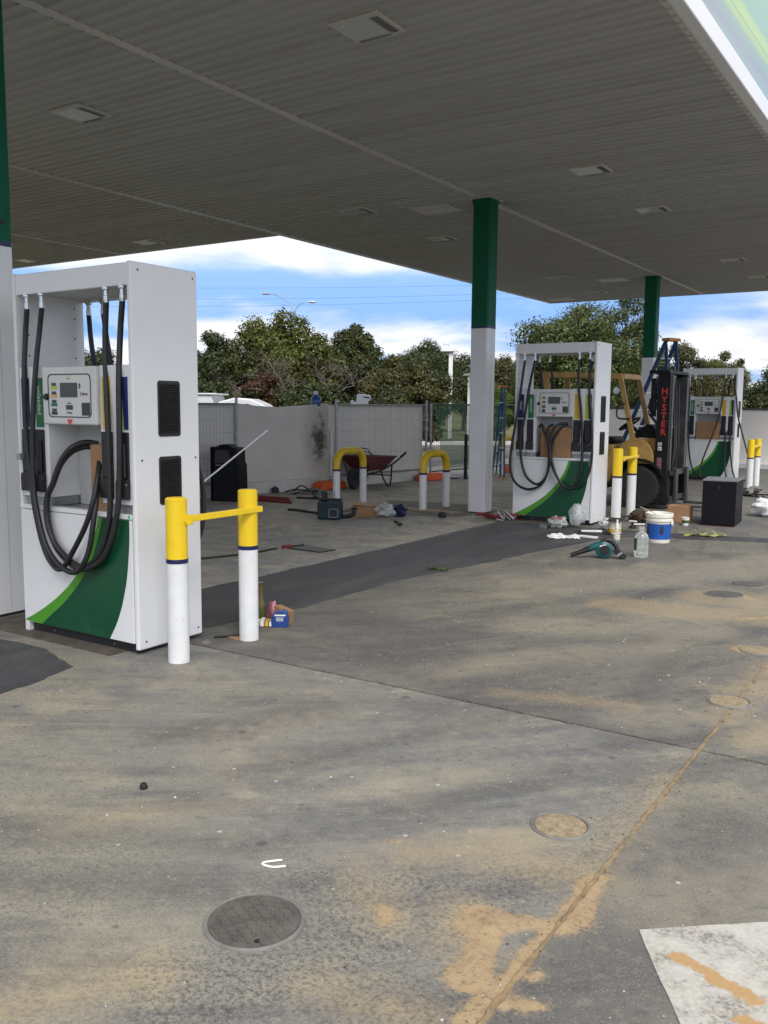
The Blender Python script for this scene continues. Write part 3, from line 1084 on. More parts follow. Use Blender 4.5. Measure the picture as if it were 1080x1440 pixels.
MB().box(-9.80, -1.862, 23.17, 23.32, ZC-0.009, ZC+0.031).build('edge_trim', 'soffit_trim', CAN)
# roof deck
MB().box(-9.75, -1.95, CY0, 23.25, ZC+0.05, ZC+0.9).build('roof_deck', 'galv', CAN)
MB().box(-18, -9.751, CY0, 11.78, ZC+0.05, ZC+0.9).build('roof_deck', 'galv', CAN)
# fascias
MB().box(-1.95, -1.85, CY0, 23.35, ZC-0.015, ZC+0.155).build('fascia_rail', 'fascia_white', CAN, bevel=0.01)
MB().box(-18, -1.96, CY0-0.08, CY0-0.002, ZC-0.005, ZC+1.05).build('fascia_panel', 'fascia_white', CAN)
MB().box(-1.94, -1.856, CY0, 23.35, ZC+0.157, ZC+1.05).build('fascia_panel', 'fascia_print', CAN)
MB().box(-9.85, -1.96, 23.26, 23.34, ZC-0.005, ZC+1.05).build('fascia_panel', 'fascia_white', CAN)
MB().box(-9.84, -9.76, 11.88, 23.25, ZC-0.004, ZC+1.05).build('fascia_panel', 'fascia_white', CAN)
MB().box(-18, -9.76, 11.79, 11.87, ZC-0.003, ZC+1.05).build('fascia_panel', 'fascia_white', CAN)


# ------------------------------------------------------------------ light fittings and blank plates
def light_fitting():
    root = thing('canopy_light', '', '', (0, 0, ZC))
    mb = MB()
    w, h = 0.215, 0.20
    mb.box(-w, w, -h, -h+0.035, -0.028, 0.0)
    mb.box(-w, w, h-0.05, h, -0.028, 0.0)
    mb.box(-w, -w+0.035, -h+0.035, h-0.05, -0.028, 0.0)
    mb.box(w-0.11, w, -h+0.035, h-0.05, -0.028, 0.0)
    fr = mb.build('frame', 'fixture_white', root, bevel=0.008)
    MB().box(-w+0.036, w-0.111, -h+0.036, h-0.051, -0.026, -0.012).build('lens', 'fixture_lens', root)
    mb = MB()
    for i in range(13):
        y = -h+0.06+i*0.0235
        mb.box(w-0.095, w-0.03, y, y+0.012, -0.032, -0.0282)
    mb.build('grille', 'grille_grey', root)
    mb = MB()
    for i in range(12):
        x = -w+0.035+i*0.024
        mb.box(x, x+0.013, h-0.042, h-0.012, -0.0315, -0.0283)
    mb.build('grille', 'grille_grey', root)
    return root


lights = [((-3.94, 5.77), 'recessed canopy light nearest the camera above the open forecourt'),
          ((-7.40, 5.95), 'recessed canopy light between the two white ceiling joints at upper left'),
          ((-7.60, 10.92), 'recessed canopy light left of the square blank ceiling plate'),
          ((-7.62, 13.40), 'recessed canopy light directly beyond the square blank ceiling plate'),
          ((-3.96, 10.50), 'recessed canopy light right of the nearer green column top'),
          ((-3.97, 13.00), 'recessed canopy light half way between the two green column tops'),
          ((-3.96, 18.10), 'recessed canopy light right of the far green column top'),
          ((-3.97, 20.68), 'recessed canopy light closest to the far canopy edge at the right'),
          ((-7.69, 18.65), 'recessed canopy light left of the far rectangular blank plate'),
          ((-7.85, 21.45), 'recessed canopy light beyond the far rectangular blank plate near canopy corner'),
          ((-12.15, 11.10), 'recessed canopy light near the canopy edge above the nearest fuel pump'),
          ((-15.75, 11.30), 'recessed canopy light peeping out beside the nearest column')]
proto = light_fitting()
for i, ((x, y), lab) in enumerate(lights):
    r_ = proto if i == 0 else copy_tree(proto)
    r_.location = (x, y, ZC)
    tag(r_, lab, 'light', 'recessed canopy lights')
for (x, y, w, h), lab in (((-6.60, 11.42, 0.30, 0.26), 'flat blank ceiling plate beside the nearer green column top'),
                          ((-6.82, 19.66, 0.30, 0.26), 'flat blank ceiling plate beside the far green column top'),
                          ((-9.15, 22.50, 0.30, 0.28), 'flat blank ceiling plate in the far canopy corner')):
    tag(MB().box(x-w, x+w, y-h, y+h, ZC-0.02, ZC-0.001).build('ceiling_plate', 'soffit_trim', bevel=0.004), lab, 'ceiling plate', 'blank ceiling plates')


# ------------------------------------------------------------------ columns
def column(x1, y0, label, w=0.262):
    root = thing('canopy_column', label, 'column', (x1, y0, 0), 0, 'canopy columns')
    c = 0.02
    def ring(z0, z1, e, name, m):
        pts = [(-w-e+c, -e), (-c+e, -e), (e, c-e), (e, w-c+e), (e-c, w+e), (-w-e+c, w+e), (-w-e, w+e-c), (-w-e, -e+c)]
        return MB().prism(pts, z0, z1, 'xy').build(name, m, root)
    ring(0.02, ZB-0.032, 0.0, 'lower_cladding', 'white_paint')
    ring(ZB-0.032, ZB, 0.003, 'band', 'navy')
    ring(ZB, ZC-0.06, 0.001, 'upper_cladding', 'column_green')
    ring(ZC-0.06, ZC-0.015, 0.012, 'collar', 'column_green')
    ring(0.0, 0.02, -0.006, 'base_gap', 'vent_black')
    MB().box(-w-0.05, 0.05, -0.05, w+0.05, ZC-0.014, ZC+0.02).build('ceiling_flange', 'soffit_trim', root)
    mb = MB()
    for z in (0.8, 1.6, 2.4):
        pass
    MB().box(0.0015, 0.003, w*0.5-0.0015, w*0.5+0.0015, 0.03, ZB-0.04).build('seam', 'inner_grey', root)
    MB().cyl((-0.02, w*0.7, ZB+0.13), (0.004, w*0.7, ZB+0.13), 0.02, 12).build('bolt_hole', 'vent_black', root)
    return root


column(-5.600, 3.640, 'white column with green top at the left edge beside the nearest pump')
column(-5.600, 11.155, 'white column with green top in the middle beside the second pump')
column(-5.77, 19.41, 'white column with green top farthest away, behind the forklift')

# ------------------------------------------------------------------ hoarding wall along the boundary
WA = atan2(1.0, 0.169)
WALL = thing('boundary_wall', 'low grey rendered boundary wall with a rust splash, behind the mesh panels', 'wall', (-10.6, 8.0, 0), WA)
MB().box(-6.0, 3.02, 0.0, 0.10, 0.20, 1.50).build('wall_panel', 'wall_cream', WALL)
MB().prism([(3.04, 0.20), (5.14, 0.20), (5.14, 1.52), (4.6, 1.485), (4.0, 1.45), (3.5, 1.47), (3.04, 1.515)], -0.02, 0.06, 'xz').build('wall_panel', 'stained_wall', WALL)
MB().box(5.16, 7.80, 0.0, 0.10, 0.20, 1.495).build('wall_panel', 'wall_cream', WALL)
MB().box(-6.0, 7.84, -0.07, 0.12, -0.05, 0.198).build('plinth', 'kerb_concrete', WALL, bevel=0.015)
MB().cyl((5.19, -0.05, 0.2), (5.19, -0.05, 1.05), 0.024, 10).build('downpipe', 'conduit_white', WALL, smooth=True)

FARW = thing('boundary_wall', 'long cream rendered wall with dark capping across the far end of the forecourt', 'wall', (0, 23.75, 0))
for k in range(8):
    x0 = -8.3+k*2.4
    MB().box(x0, x0+2.392, 0.0, 0.15, 0.0, 1.44).build('wall_panel', 'wall_cream', FARW)
MB().box(-8.34, 10.9, -0.03, 0.18, 1.442, 1.49).build('capping', 'wall_cap', FARW)
MB().box(-8.3, 10.9, -0.12, -0.002, -0.02, 0.12).build('plinth', 'kerb_concrete', FARW, bevel=0.01)


# ------------------------------------------------------------------ temporary fence panels
def fence(name, label, a, b, z0, z1, cloth=None, extra=0.10, wire='galv', group='temporary fence panels'):
    a, b = Vector((a[0], a[1], 0)), Vector((b[0], b[1], 0))
    L = (b-a).length
    rz = atan2(b.y-a.y, b.x-a.x)
    root = thing(name, label, 'fence', tuple(a), rz, group)
    for x in (0.0, L):
        MB().cyl((x, 0, 0.04), (x, 0, z1+extra), 0.024, 10).build('post', 'galv', root, smooth=True)
    for z in (z0, z1):
        MB().cyl((0.02, 0, z), (L-0.02, 0, z), 0.016, 8).build('rail', wire, root, smooth=True)
    mb = MB()
    n = int(L/0.065)
    for i in range(1, n):
        x = L*i/n
        mb.box(x-0.0016, x+0.0016, -0.0016, 0.0016, z0, z1)
    for i in range(1, int((z1-z0)/0.2)+1):
        z = z0+0.2*i
        mb.box(0.02, L-0.02, -0.0046, -0.0018, z-0.0018, z+0.0018)
    tag(mb.build('wire_mesh', wire, root), kind='stuff')
    if cloth:
        x0, x1, zl = cloth
        mb = MB()
        nx, nz = 14, 8
        vs = []
        for j in range(nz+1):
            for i in range(nx+1):
                x = x0+(x1-x0)*i/nx
                sl = 0.35*(1-j/nz)*(1-i/nx)
                z = zl+(z1-zl)*j/nz
                vs.append((x+sl, 0.012+0.02*mnoise.noise(Vector((x*2, z*2, 1))), z))
        fs = [(j*(nx+1)+i, j*(nx+1)+i+1, (j+1)*(nx+1)+i+1, (j+1)*(nx+1)+i) for j in range(nz) for i in range(nx)]
        mb.add(vs, fs)
        mb.build('shade_cloth', 'green_mesh', root, smooth=True)
    return root


def wl(s, off):
    """point on the wall line: s metres along, off metres in front"""
    return (-10.6+s*cos(WA)+off*sin(WA), 8.0+s*sin(WA)-off*cos(WA))


fence('temporary_fence_panel', 'wire mesh fence panel at left, just behind the black waste bin', wl(-2.2, 0.10), wl(3.0, 0.10), 0.24, 1.50)
fence('temporary_fence_panel', 'wire mesh fence panel in front of the grey wall behind the wheelbarrow', wl(5.24, 0.12), wl(7.78, 0.12), 0.22, 1.50)
fence('temporary_fence_panel', 'wire fence panel covered in green shade cloth, left of the middle column', wl(7.90, 0.14), (-8.78, 19.2), 0.16, 1.52, (0.12, 2.9, 0.2), 0.02, 'dark_green')
fence('temporary_fence_panel', 'bare wire fence panel seen between the middle column and second pump', (-8.76, 19.26), (-8.05, 22.4), 0.14, 1.50)
tag(MB().box(-0.03, 0.03, -0.02, 0.02, 0, 0.92).build('steel_post', 'dark_steel', loc=(-8.62, 16.3, 0)), 'short dark steel post standing in front of the green shade cloth', 'post')


def fence_foot(loc, rz, label):
    root = thing('fence_foot', label, 'fence foot', (*loc, 0), rz, 'orange fence feet')
    MB().prism([(-0.33, 0), (0.33, 0), (0.31, 0.10), (0.22, 0.15), (-0.22, 0.15), (-0.31, 0.10)], -0.12, 0.12, 'xz').build('block', 'orange_plastic', root, bevel=0.025)
    for x in (-0.16, 0.0, 0.16):
        MB().cyl((x, 0, 0.13), (x, 0, 0.1525), 0.03, 12).build('socket', 'vent_black', root)
    return root


fence_foot((-9.53, 12.86), radians(80), 'orange plastic fence foot beside the wheelbarrow wheel')
fence_foot((-9.05, 15.60), radians(80), 'orange plastic fence foot behind the right hoop barrier')
fence_foot((-8.74, 18.75), radians(80), 'orange plastic fence foot between middle column and second pump')
# ================================================================== FUEL PUMPS
PW, PD, PH = 1.10, 0.528, 2.306


def curve_pts(pts, n=5):
    return [(p.x, p.z) for p in smooth_path([(x, 0, z) for x, z in pts], n)]


def side_vent(z0, z1, root):
    y0, y1 = 0.187, 0.366
    fr = MB()
    fr.prism([(y0, z0+0.012), (y0+0.012, z0), (y1-0.012, z0), (y1, z0+0.012), (y1, z1-0.012), (y1-0.012, z1), (y0+0.012, z1), (y0, z1-0.012)], -0.002, 0.004, 'yz')
    v = fr.build('side_vent', 'vent_black', root)
    mb = MB()
    n = int((z1-z0-0.03)/0.0135)
    for i in range(n):
        z = z0+0.018+i*0.0135
        mb.add([(0.0045, y0+0.015, z), (0.0045, y1-0.015, z), (0.0125, y1-0.015, z+0.0075), (0.0125, y0+0.015, z+0.0075), (0.0045, y0+0.015, z+0.010), (0.0045, y1-0.015, z+0.010)],
               [(0, 1, 2, 3), (3, 2, 5, 4)])
    mb.build('louvre', 'dark_steel', v)


def make_pump(label):
    R = thing('fuel_pump', label, 'fuel pump', (0, 0, 0), 0, 'fuel pumps')
    # end panels
    def end_panel(xa, xb):
        return MB().box(xa, xb, 0.0, PD, 0.028, PH).build('end_panel', 'white_panel', R, bevel=0.010, seg=3)
    end_panel(-0.034, 0.0)
    end_panel(-PW, -PW+0.03)
    # top beam: front and back skins with a soffit between
    MB().box(-PW+0.031, -0.035, 0.006, 0.03, 2.172, PH-0.006).build('top_beam', 'white_panel', R, bevel=0.006)
    MB().box(-PW+0.031, -0.035, PD-0.03, PD-0.006, 2.172, PH-0.006).build('top_beam', 'white_panel', R, bevel=0.006)
    MB().box(-PW+0.031, -0.035, 0.031, PD-0.031, 2.19, PH-0.012).build('beam_core', 'inner_grey', R)
    # lower cabinet and door
    MB().box(-PW+0.031, -0.036, 0.022, PD-0.012, 0.062, 0.825).build('cabinet', 'white_panel', R)
    MB().box(-PW+0.006, -0.040, -0.002, 0.018, 0.066, 0.812).build('cabinet_door', 'white_panel', R, bevel=0.004)
    MB().box(-PW+0.006, -0.038, -0.006, 0.06, 0.816, 0.845).build('ledge', 'white_panel', R, bevel=0.004)
    MB().box(-PW+0.032, -0.037, 0.061, PD-0.05, 0.827, 0.842).build('drip_tray', 'galv', R)
    MB().box(-PW+0.05, -0.045, 0.03, PD-0.04, 0.004, 0.061).build('plinth', 'vent_black', R)
    MB().box(-PW+0.004, -PW+0.045, 0.002, 0.05, 0.005, 0.064).build('foot', 'white_panel', R)
    MB().box(-PW-0.40, -0.14, -0.105, PD+0.06, 0.0, 0.0035).build('base_plate', 'rusty_plate', R)
    for x in (-0.82, -0.25):
        MB().cyl((x, 0.022, 0.032), (x, 0.0295, 0.032), 0.006, 8).build('screw', 'chrome', R)
    # dispensing columns either side of the recess
    for xa, xb in ((-PW+0.031, -0.795), (-0.300, -0.036)):
        MB().box(xa, xb, 0.010, PD-0.010, 0.90, 1.722).build('nozzle_column', 'white_panel', R, bevel=0.005)
        MB().box(xa+0.004, xb-0.004, 0.030, PD-0.030, 0.8465, 0.898).build('column_foot', 'galv', R)
    MB().box(-0.793, -0.302, 0.235, 0.30, 0.844, 1.40).build('recess_back', 'inner_grey', R)
    # head with display
    H = MB().box(-0.800, -0.292, -0.022, PD-0.03, 1.366, 1.718).build('display_head', 'grey_plastic', R, bevel=0.012, seg=3)
    yd = -0.0225
    # rounded outline of the display panel
    cx0, cx1, cz0, cz1, rr = -0.740, -0.338, 1.410, 1.674, 0.03
    loop = []
    for (qx, qz, a0) in ((cx1-rr, cz1-rr, 0), (cx0+rr, cz1-rr, 90), (cx0+rr, cz0+rr, 180), (cx1-rr, cz0+rr, 270)):
        for k in range(6):
            a = radians(a0+k*18)
            loop.append((qx+rr*cos(a), qz+rr*sin(a)))
    inner = [((x-(cx0+cx1)/2)*0.970+(cx0+cx1)/2, (z-(cz0+cz1)/2)*0.954+(cz0+cz1)/2) for x, z in loop]
    MB().strip(loop+loop[:1], inner+inner[:1], yd-0.0022, yd-0.0003).build('display_outline', 'print_dark', H)
    MB().box(-0.622, -0.462, yd-0.0030, yd-0.0002, 1.533, 1.620).build('screen', 'lcd', H)
    MB().box(-0.570, -0.510, yd-0.0026, yd-0.0002, 1.458, 1.486).build('preset_screen', 'lcd', H)
    MB().box(-0.424, -0.352, yd-0.0026, yd-0.0002, 1.424, 1.500).build('keypad', 'print_dark', H)
    mb = MB()
    for i in range(3):
        for j in range(4):
            mb.box(-0.420+i*0.023, -0.403+i*0.023, yd-0.0040, yd-0.0027, 1.428+j*0.018, 1.441+j*0.018)
    mb.build('keypad_keys', 'lcd', H)
    for z, mm in ((1.622, 'label_lime'), (1.570, 'label_orange'), (1.518, 'label_green'), (1.466, 'print_dark')):
        MB().box(-0.703, -0.662, yd-0.0030, yd-0.0002, z-0.020, z-0.002).build('price_screen', 'lcd', H)
        MB().box(-0.711, -0.655, yd-0.0026, yd-0.0002, z-0.040, z-0.022).build('grade_label', mm, H)
    MB().lathe([(0.0, -0.020), (0.016, -0.018), (0.021, -0.004), (0.021, 0.0)], (-0.752, yd, 1.535), 14, 'y').build('lock', 'black_plastic', H, smooth=True)
    MB().prism([(-0.560, 1.399), (-0.518, 1.399), (-0.518, 1.385), (-0.539, 1.368), (-0.560, 1.385)], yd-0.0024, yd-0.0002, 'xz').build('warning_sticker', 'print_red', H)
    MB().cyl((-0.542, yd-0.0020, 1.650), (-0.542, yd-0.0002, 1.648), 0.010, 12).build('sticker', 'label_lime', H)
    text_obj('currency_print', '$', 0.040, 'print_dark', H, face_y(-0.440, yd-0.0014, 1.600))
    text_obj('litres_print', 'Litres', 0.030, 'print_dark', H, face_y(-0.402, yd-0.0014, 1.553))
    text_obj('preset_print', 'PRESET', 0.011, 'print_dark', H, face_y(-0.540, yd-0.0014, 1.496))
    text_obj('pay_print', 'Prepay', 0.016, 'print_dark', H, face_y(-0.540, yd-0.0014, 1.440))
    # nozzle boots and fuel grade strips
    yb = 0.0095
    for k, (xa, xb) in enumerate(((-1.055, -0.965), (-0.920, -0.830), (-0.288, -0.190), (-0.148, -0.050))):
        B = MB().box(xa, xb, yb-0.010, yb, 1.00, 1.330).build('nozzle_boot', 'black_plastic', R, bevel=0.006)
        MB().prism([(xa-0.006, 0.935), (xb+0.006, 0.935), (xb+0.006, 1.03), (xb-0.002, 1.05), (xa+0.002, 1.05), (xa-0.006, 1.03)], yb-0.024, yb-0.0105, 'xz').build('boot_cup', 'black_plastic', B)
        MB().box(xa+0.018, xb-0.018, yb-0.026, yb-0.0105, 1.06, 1.26).build('nozzle_body', 'black_rubber', B, bevel=0.01)
        MB().cyl((xb-0.006, yb-0.028, 1.022), (xb-0.006, yb-0.0245, 1.022), 0.0055, 8).build('screw', 'chrome', B)
    for nm, xa, xb, mm in (('diesel', -1.050, -0.972, 'label_navy'), ('unleaded', -0.908, -0.832, 'label_green'), ('premium', -0.276, -0.204, 'label_yellow')):
        s = MB().box(xa, xb, yb-0.0035, yb, 1.345, 1.652).build('grade_strip', mm, R)
        if nm == 'unleaded':
            text_obj('grade_print', 'unleaded', 0.050, 'print_white', s, face_y((xa+xb)/2, yb-0.0046, 1.512, radians(-90)))
        if nm == 'diesel':
            text_obj('grade_print', 'diesel', 0.050, 'print_white', s, face_y((xa+xb)/2, yb-0.0046, 1.512, radians(-90)))
    MB().strip([(-0.136, 1.345), (-0.136, 1.652)], [(-0.090, 1.345), (-0.108, 1.652)], yb-0.0035, yb).build('grade_strip', 'label_lime', R)
    MB().strip([(-0.0895, 1.345), (-0.1075, 1.652)], [(-0.054, 1.345), (-0.054, 1.652)], yb-0.0036, yb).build('grade_strip', 'label_navy', R)
    # printed sweep on the door
    yp = -0.0022
    s1 = curve_pts([(-0.332, 0.812), (-0.367, 0.709), (-0.454, 0.547), (-0.612, 0.372), (-0.796, 0.234), (-0.985, 0.125), (-1.094, 0.074)])
    s2 = curve_pts([(-0.297, 0.812), (-0.327, 0.713), (-0.400, 0.552), (-0.529, 0.381), (-0.689, 0.234), (-0.838, 0.126), (-0.914, 0.0675)])
    s3 = curve_pts([(-0.058, 0.812), (-0.059, 0.720), (-0.066, 0.630), (-0.090, 0.460), (-0.135, 0.30), (-0.190, 0.175), (-0.258, 0.0675)])
    MB().strip(s1, s2, yp-0.0015, yp).build('sweep_print', 'lime', R)
    MB().strip(s2, s3, yp-0.0020, yp).build('sweep_print', 'dark_green', R)
    mb = MB()
    rg = random.Random(5)
    for i in range(22):
        x0 = -0.42+rg.uniform(-0.09, 0.09)
        ang = rg.uniform(-1.25, 0.95)
        L = rg.uniform(0.14, 0.34)
        pts = []
        for k in range(9):
            s = k/8
            a = ang*(0.35+0.65*s)
            pts.append((x0+L*s*sin(a), 0.075+L*s*cos(a)*(1-0.25*abs(sin(ang))*s)))
        pts = [(min(max(x, -0.80), -0.10-0.16*max(0, 0.5-z)), z) for x, z in pts]
        A = [(x-0.0009, z) for x, z in pts]
        B = [(x+0.0009, z+0.0004) for x, z in pts]
        mb.strip(A, B, yp-0.0029, yp-0.0021)
    mb.build('grass_print', 'grass_line', R)
    MB().cyl((-0.052, -0.0075, 0.832), (-0.052, -0.0058, 0.832), 0.011, 14).build('sticker', 'sticker_green', R)
    # side vents and screws
    side_vent(1.302, 1.635, R)
    side_vent(0.890, 1.182, R)
    for y in (0.056, 0.49):
        for z in (2.26, 1.165, 0.075):
            MB().cyl((-0.001, y, z), (0.003, y, z), 0.006, 8).build('screw', 'dark_steel', R)
    mb = MB()
    for y in (0.09, 0.45):
        for z in (1.80, 1.93, 2.06, 2.13):
            mb.cyl((-PW+0.029, y, z), (-PW+0.0318, y, z), 0.006, 6)
    mb.build('fixing_holes', 'vent_black', R)
    # hose outlets under the beam
    for yy in (0.027, PD-0.027):
        for x in (-0.985, -0.838, -0.239, -0.099):
            MB().lathe([(0.024, 0.0), (0.024, -0.025), (0.014, -0.03), (0.014, -0.06), (0.0175, -0.062), (0.0175, -0.10), (0.012, -0.104)], (x, yy, 2.185), 10).build('hose_fitting', 'chrome', R, smooth=True)
    return R


def hose(R, pts, r=0.0165, view=None):
    # points were measured on the pump's front plane; slide each to its own depth
    if view:
        cx_, cy_ = view
        pts = [(cx_+(x-cx_)*(y+cy_)/cy_, y, 1.5+(z-1.5)*(y+cy_)/cy_) for x, y, z in pts]
    return MB().tube(smooth_path(pts, 7), r, 10).build('hose', 'black_rubber', R, smooth=True)


def back_hoses(R):
    for x, dx, o_ in ((-0.985, 0.10, 0.0), (-0.838, 0.14, 0.01), (-0.239, -0.09, 0.02), (-0.099, -0.05, 0.0)):
        hose(R, [(x, PD-0.027, 2.09), (x+dx*0.4, PD-0.04, 1.86), (x+dx*0.5, PD+0.02, 1.50), (x+dx*0.3, PD+0.07, 1.20), (x+dx*0.2, PD+0.135-o_, 0.94), (x+dx*0.3, PD+0.125-o_, 0.70), (x+dx*1.2, PD+0.08, 0.56), (x+dx*3, PD+0.06, 0.60), (x+dx*4, PD+0.04, 0.9), (x+dx*4, PD+0.02, 1.10)])


p1 = make_pump('white fuel pump nearest the camera, at the left, beside yellow topped bollards')
back_hoses(p1)
a_, b_ = -0.045, -0.075
hose(p1, [(-0.948, 0.027, 2.095), (-0.974, 0.03, 1.927), (-1.005, -0.01, 1.661), (-1.011, -0.02, 1.345), (-0.984, -0.03, 1.072), (-0.943, a_, 0.799), (-0.869, a_, 0.574), (-0.782, a_, 0.467), (-0.700, b_, 0.455), (-0.602, b_, 0.554), (-0.457, b_, 0.746), (-0.369, -0.05, 0.927), (-0.318, 0.02, 1.102), (-0.300, 0.12, 1.20)], 0.0165, (4.058, 3.568))
hose(p1, [(-0.800, 0.027, 2.095), (-0.838, 0.03, 1.922), (-0.887, -0.02, 1.704), (-0.938, -0.045, 1.347), (-0.950, -0.06, 0.983), (-0.925, -0.075, 0.80), (-0.855, -0.085, 0.60), (-0.72, -0.09, 0.475), (-0.56, -0.09, 0.448), (-0.44, -0.08, 0.58), (-0.375, -0.06, 0.80), (-0.335, 0.0, 0.98), (-0.31, 0.09, 1.12)], 0.0165, (4.058, 3.568))
hose(p1, [(-0.207, 0.027, 2.095), (-0.225, 0.03, 1.859), (-0.227, -0.01, 1.528), (-0.221, -0.025, 1.276), (-0.223, -0.03, 0.894), (-0.262, -0.035, 0.718), (-0.333, -0.04, 0.581), (-0.436, -0.045, 0.504), (-0.540, -0.05, 0.490), (-0.672, -0.05, 0.547), (-0.773, -0.05, 0.629), (-0.829, -0.05, 0.762), (-0.821, -0.045, 0.899), (-0.759, -0.035, 0.993), (-0.675, -0.01, 1.131), (-0.567, 0.03, 1.223), (-0.432, 0.10, 1.262), (-0.31, 0.16, 1.255)], 0.0175, (4.058, 3.568))
hose(p1, [(-0.067, 0.027, 2.095), (-0.094, 0.03, 1.895), (-0.118, -0.01, 1.61), (-0.125, -0.025, 1.279), (-0.145, -0.03, 0.941), (-0.198, -0.04, 0.745), (-0.267, -0.045, 0.609), (-0.36, -0.055, 0.52), (-0.52, -0.065, 0.470), (-0.66, -0.03, 0.522), (-0.762, -0.025, 0.61), (-0.822, -0.02, 0.75), (-0.815, -0.02, 0.90), (-0.755, -0.005, 0.99), (-0.67, 0.02, 1.12), (-0.56, 0.06, 1.20), (-0.42, 0.13, 1.235), (-0.31, 0.18, 1.22)], 0.0175, (4.058, 3.568))
MB().bar((-1.005, -0.035, 1.16), (-1.060, -0.030, 1.15), 0.03, 0.035).build('hose_clip', 'galv', p1)
p1.location = (-4.058, 3.568, 0)
tag(MB().box(-0.07, 0.07, -0.09, 0.09, 0, 0.40).build('cardboard_box', 'cardboard', loc=(-4.435, 3.705, 0.8465), bevel=0.003), 'brown cardboard carton tucked in the recess of the nearest pump', 'box')

p2 = make_pump('white fuel pump in the middle distance, right of the middle column')
back_hoses(p2)
hose(p2, [(-0.971, 0.027, 2.095), (-1.013, -0.01, 1.755), (-1.065, -0.05, 1.37), (-1.129, -0.07, 0.98), (-1.143, -0.07, 0.686), (-1.062, -0.06, 0.493), (-0.88, -0.06, 0.415), (-0.694, -0.06, 0.493), (-0.608, -0.06, 0.69), (-0.607, -0.03, 0.996), (-0.680, -0.01, 1.19), (-0.71, 0.03, 1.262), (-0.74, 0.1, 1.24)], 0.0165, (3.924, 10.843))
hose(p2, [(-0.826, 0.027, 2.095), (-0.898, -0.01, 1.755), (-0.959, -0.04, 1.333), (-1.004, -0.05, 1.081), (-0.986, -0.05, 0.79), (-0.906, -0.05, 0.579), (-0.757, -0.08, 0.49), (-0.636, -0.09, 0.593), (-0.582, -0.09, 0.844), (-0.625, -0.06, 1.072), (-0.615, -0.02, 1.23), (-0.56, 0.06, 1.268)], 0.0165, (3.924, 10.843))
hose(p2, [(-0.228, 0.027, 2.095), (-0.236, 0.0, 1.807), (-0.182, -0.03, 1.382), (-0.152, -0.04, 0.823), (-0.193, -0.045, 0.577), (-0.288, -0.05, 0.468), (-0.409, -0.05, 0.509), (-0.515, -0.05, 0.656), (-0.572, -0.05, 0.845), (-0.535, -0.03, 1.094), (-0.42, 0.0, 1.25), (-0.36, 0.06, 1.27)], 0.0165, (3.924, 10.843))
hose(p2, [(-0.089, 0.027, 2.095), (-0.087, 0.0, 1.714), (-0.044, -0.04, 1.31), (-0.027, -0.05, 0.866), (-0.077, -0.06, 0.621), (-0.19, -0.07, 0.492), (-0.348, -0.08, 0.464), (-0.494, -0.09, 0.619), (-0.590, -0.08, 0.95), (-0.55, -0.05, 1.20), (-0.47, 0.0, 1.275), (-0.36, 0.06, 1.285)], 0.0165, (3.924, 10.843))
p2.location = (-3.924, 10.843, 0)
tag(MB().box(-0.205, 0.205, -0.12, 0.12, 0, 0.385).build('cardboard_box', 'cardboard', loc=(-4.435, 10.955, 0.8465), bevel=0.004), 'brown cardboard carton standing in the recess of the middle pump', 'box')

p3 = make_pump('white fuel pump farthest away, behind the forklift mast and black cabinet')
back_hoses(p3)
hose(p3, [(-0.228, 0.027, 2.095), (-0.28, -0.05, 1.65), (-0.36, -0.15, 1.207), (-0.552, -0.25, 0.616), (-0.648, -0.3, 0.283), (-0.62, -0.35, 0.06), (-0.3, -0.42, 0.022)], 0.0165, (3.99, 19.2))
hose(p3, [(-0.089, 0.027, 2.095), (-0.01, -0.06, 1.70), (0.036, -0.1, 1.341), (0.184, -0.15, 0.833), (0.332, -0.2, 0.325), (0.344, -0.25, 0.08), (0.2, -0.35, 0.02)], 0.0165, (3.99, 19.2))
hose(p3, [(-0.975, 0.027, 2.095), (-0.94, 0.0, 1.7), (-0.94, -0.03, 1.2), (-0.9, -0.05, 0.6), (-0.8, -0.08, 0.2), (-0.6, -0.2, 0.02)], 0.0165, (3.99, 19.2))
hose(p3, [(-0.18, 0.0, 1.0), (-0.19, -0.04, 0.75), (-0.165, -0.1, 0.3), (-0.12, -0.2, 0.03)], 0.0165, (3.99, 19.2))
hose(p3, [(-0.09, 0.0, 1.0), (-0.085, -0.04, 0.76), (-0.03, -0.1, 0.3), (0.05, -0.2, 0.03)], 0.0165, (3.99, 19.2))
p3.location = (-3.99, 19.2, 0)
tag(MB().box(-0.235, 0.235, -0.12, 0.12, 0, 0.36).build('cardboard_box', 'cardboard', loc=(-4.53, 19.31, 0.8465), bevel=0.004), 'brown cardboard carton standing in the recess of the farthest pump', 'box')


# ================================================================== BOLLARDS AND HOOPS
def post(root, x, y, h, r=0.062):
    P = MB().lathe([(r, 0.0), (r, h*0.608)], (x, y, 0), 22).build('post', 'bollard_white', root, smooth=True)
    MB().lathe([(r+0.002, h*0.608), (r+0.002, h*0.634)], (x, y, 0), 22).build('band', 'navy', P, smooth=True)
    MB().lathe([(r, h*0.634), (r, h-0.008), (r-0.010, h), (0.0, h+0.001)], (x, y, 0), 22).build('yellow_top', 'safety_yellow', P, smooth=True)


def bollard_pair(label, loc, dy, h=0.965, rz=0.0):
    R = thing('bollard_pair', label, 'bollards', loc, rz, 'linked bollards guarding the pumps')
    post(R, 0, 0, h)
    post(R, 0, dy, h)
    B = MB().box(0.040, 0.070, 0.0, dy+0.064, h-0.142, h-0.106).build('link_bar', 'safety_yellow', R, bevel=0.003)
    MB().box(0.061, 0.085, 0.01, 0.05, h-0.155, h-0.098).build('clip', 'safety_yellow', B, bevel=0.003)
    return R


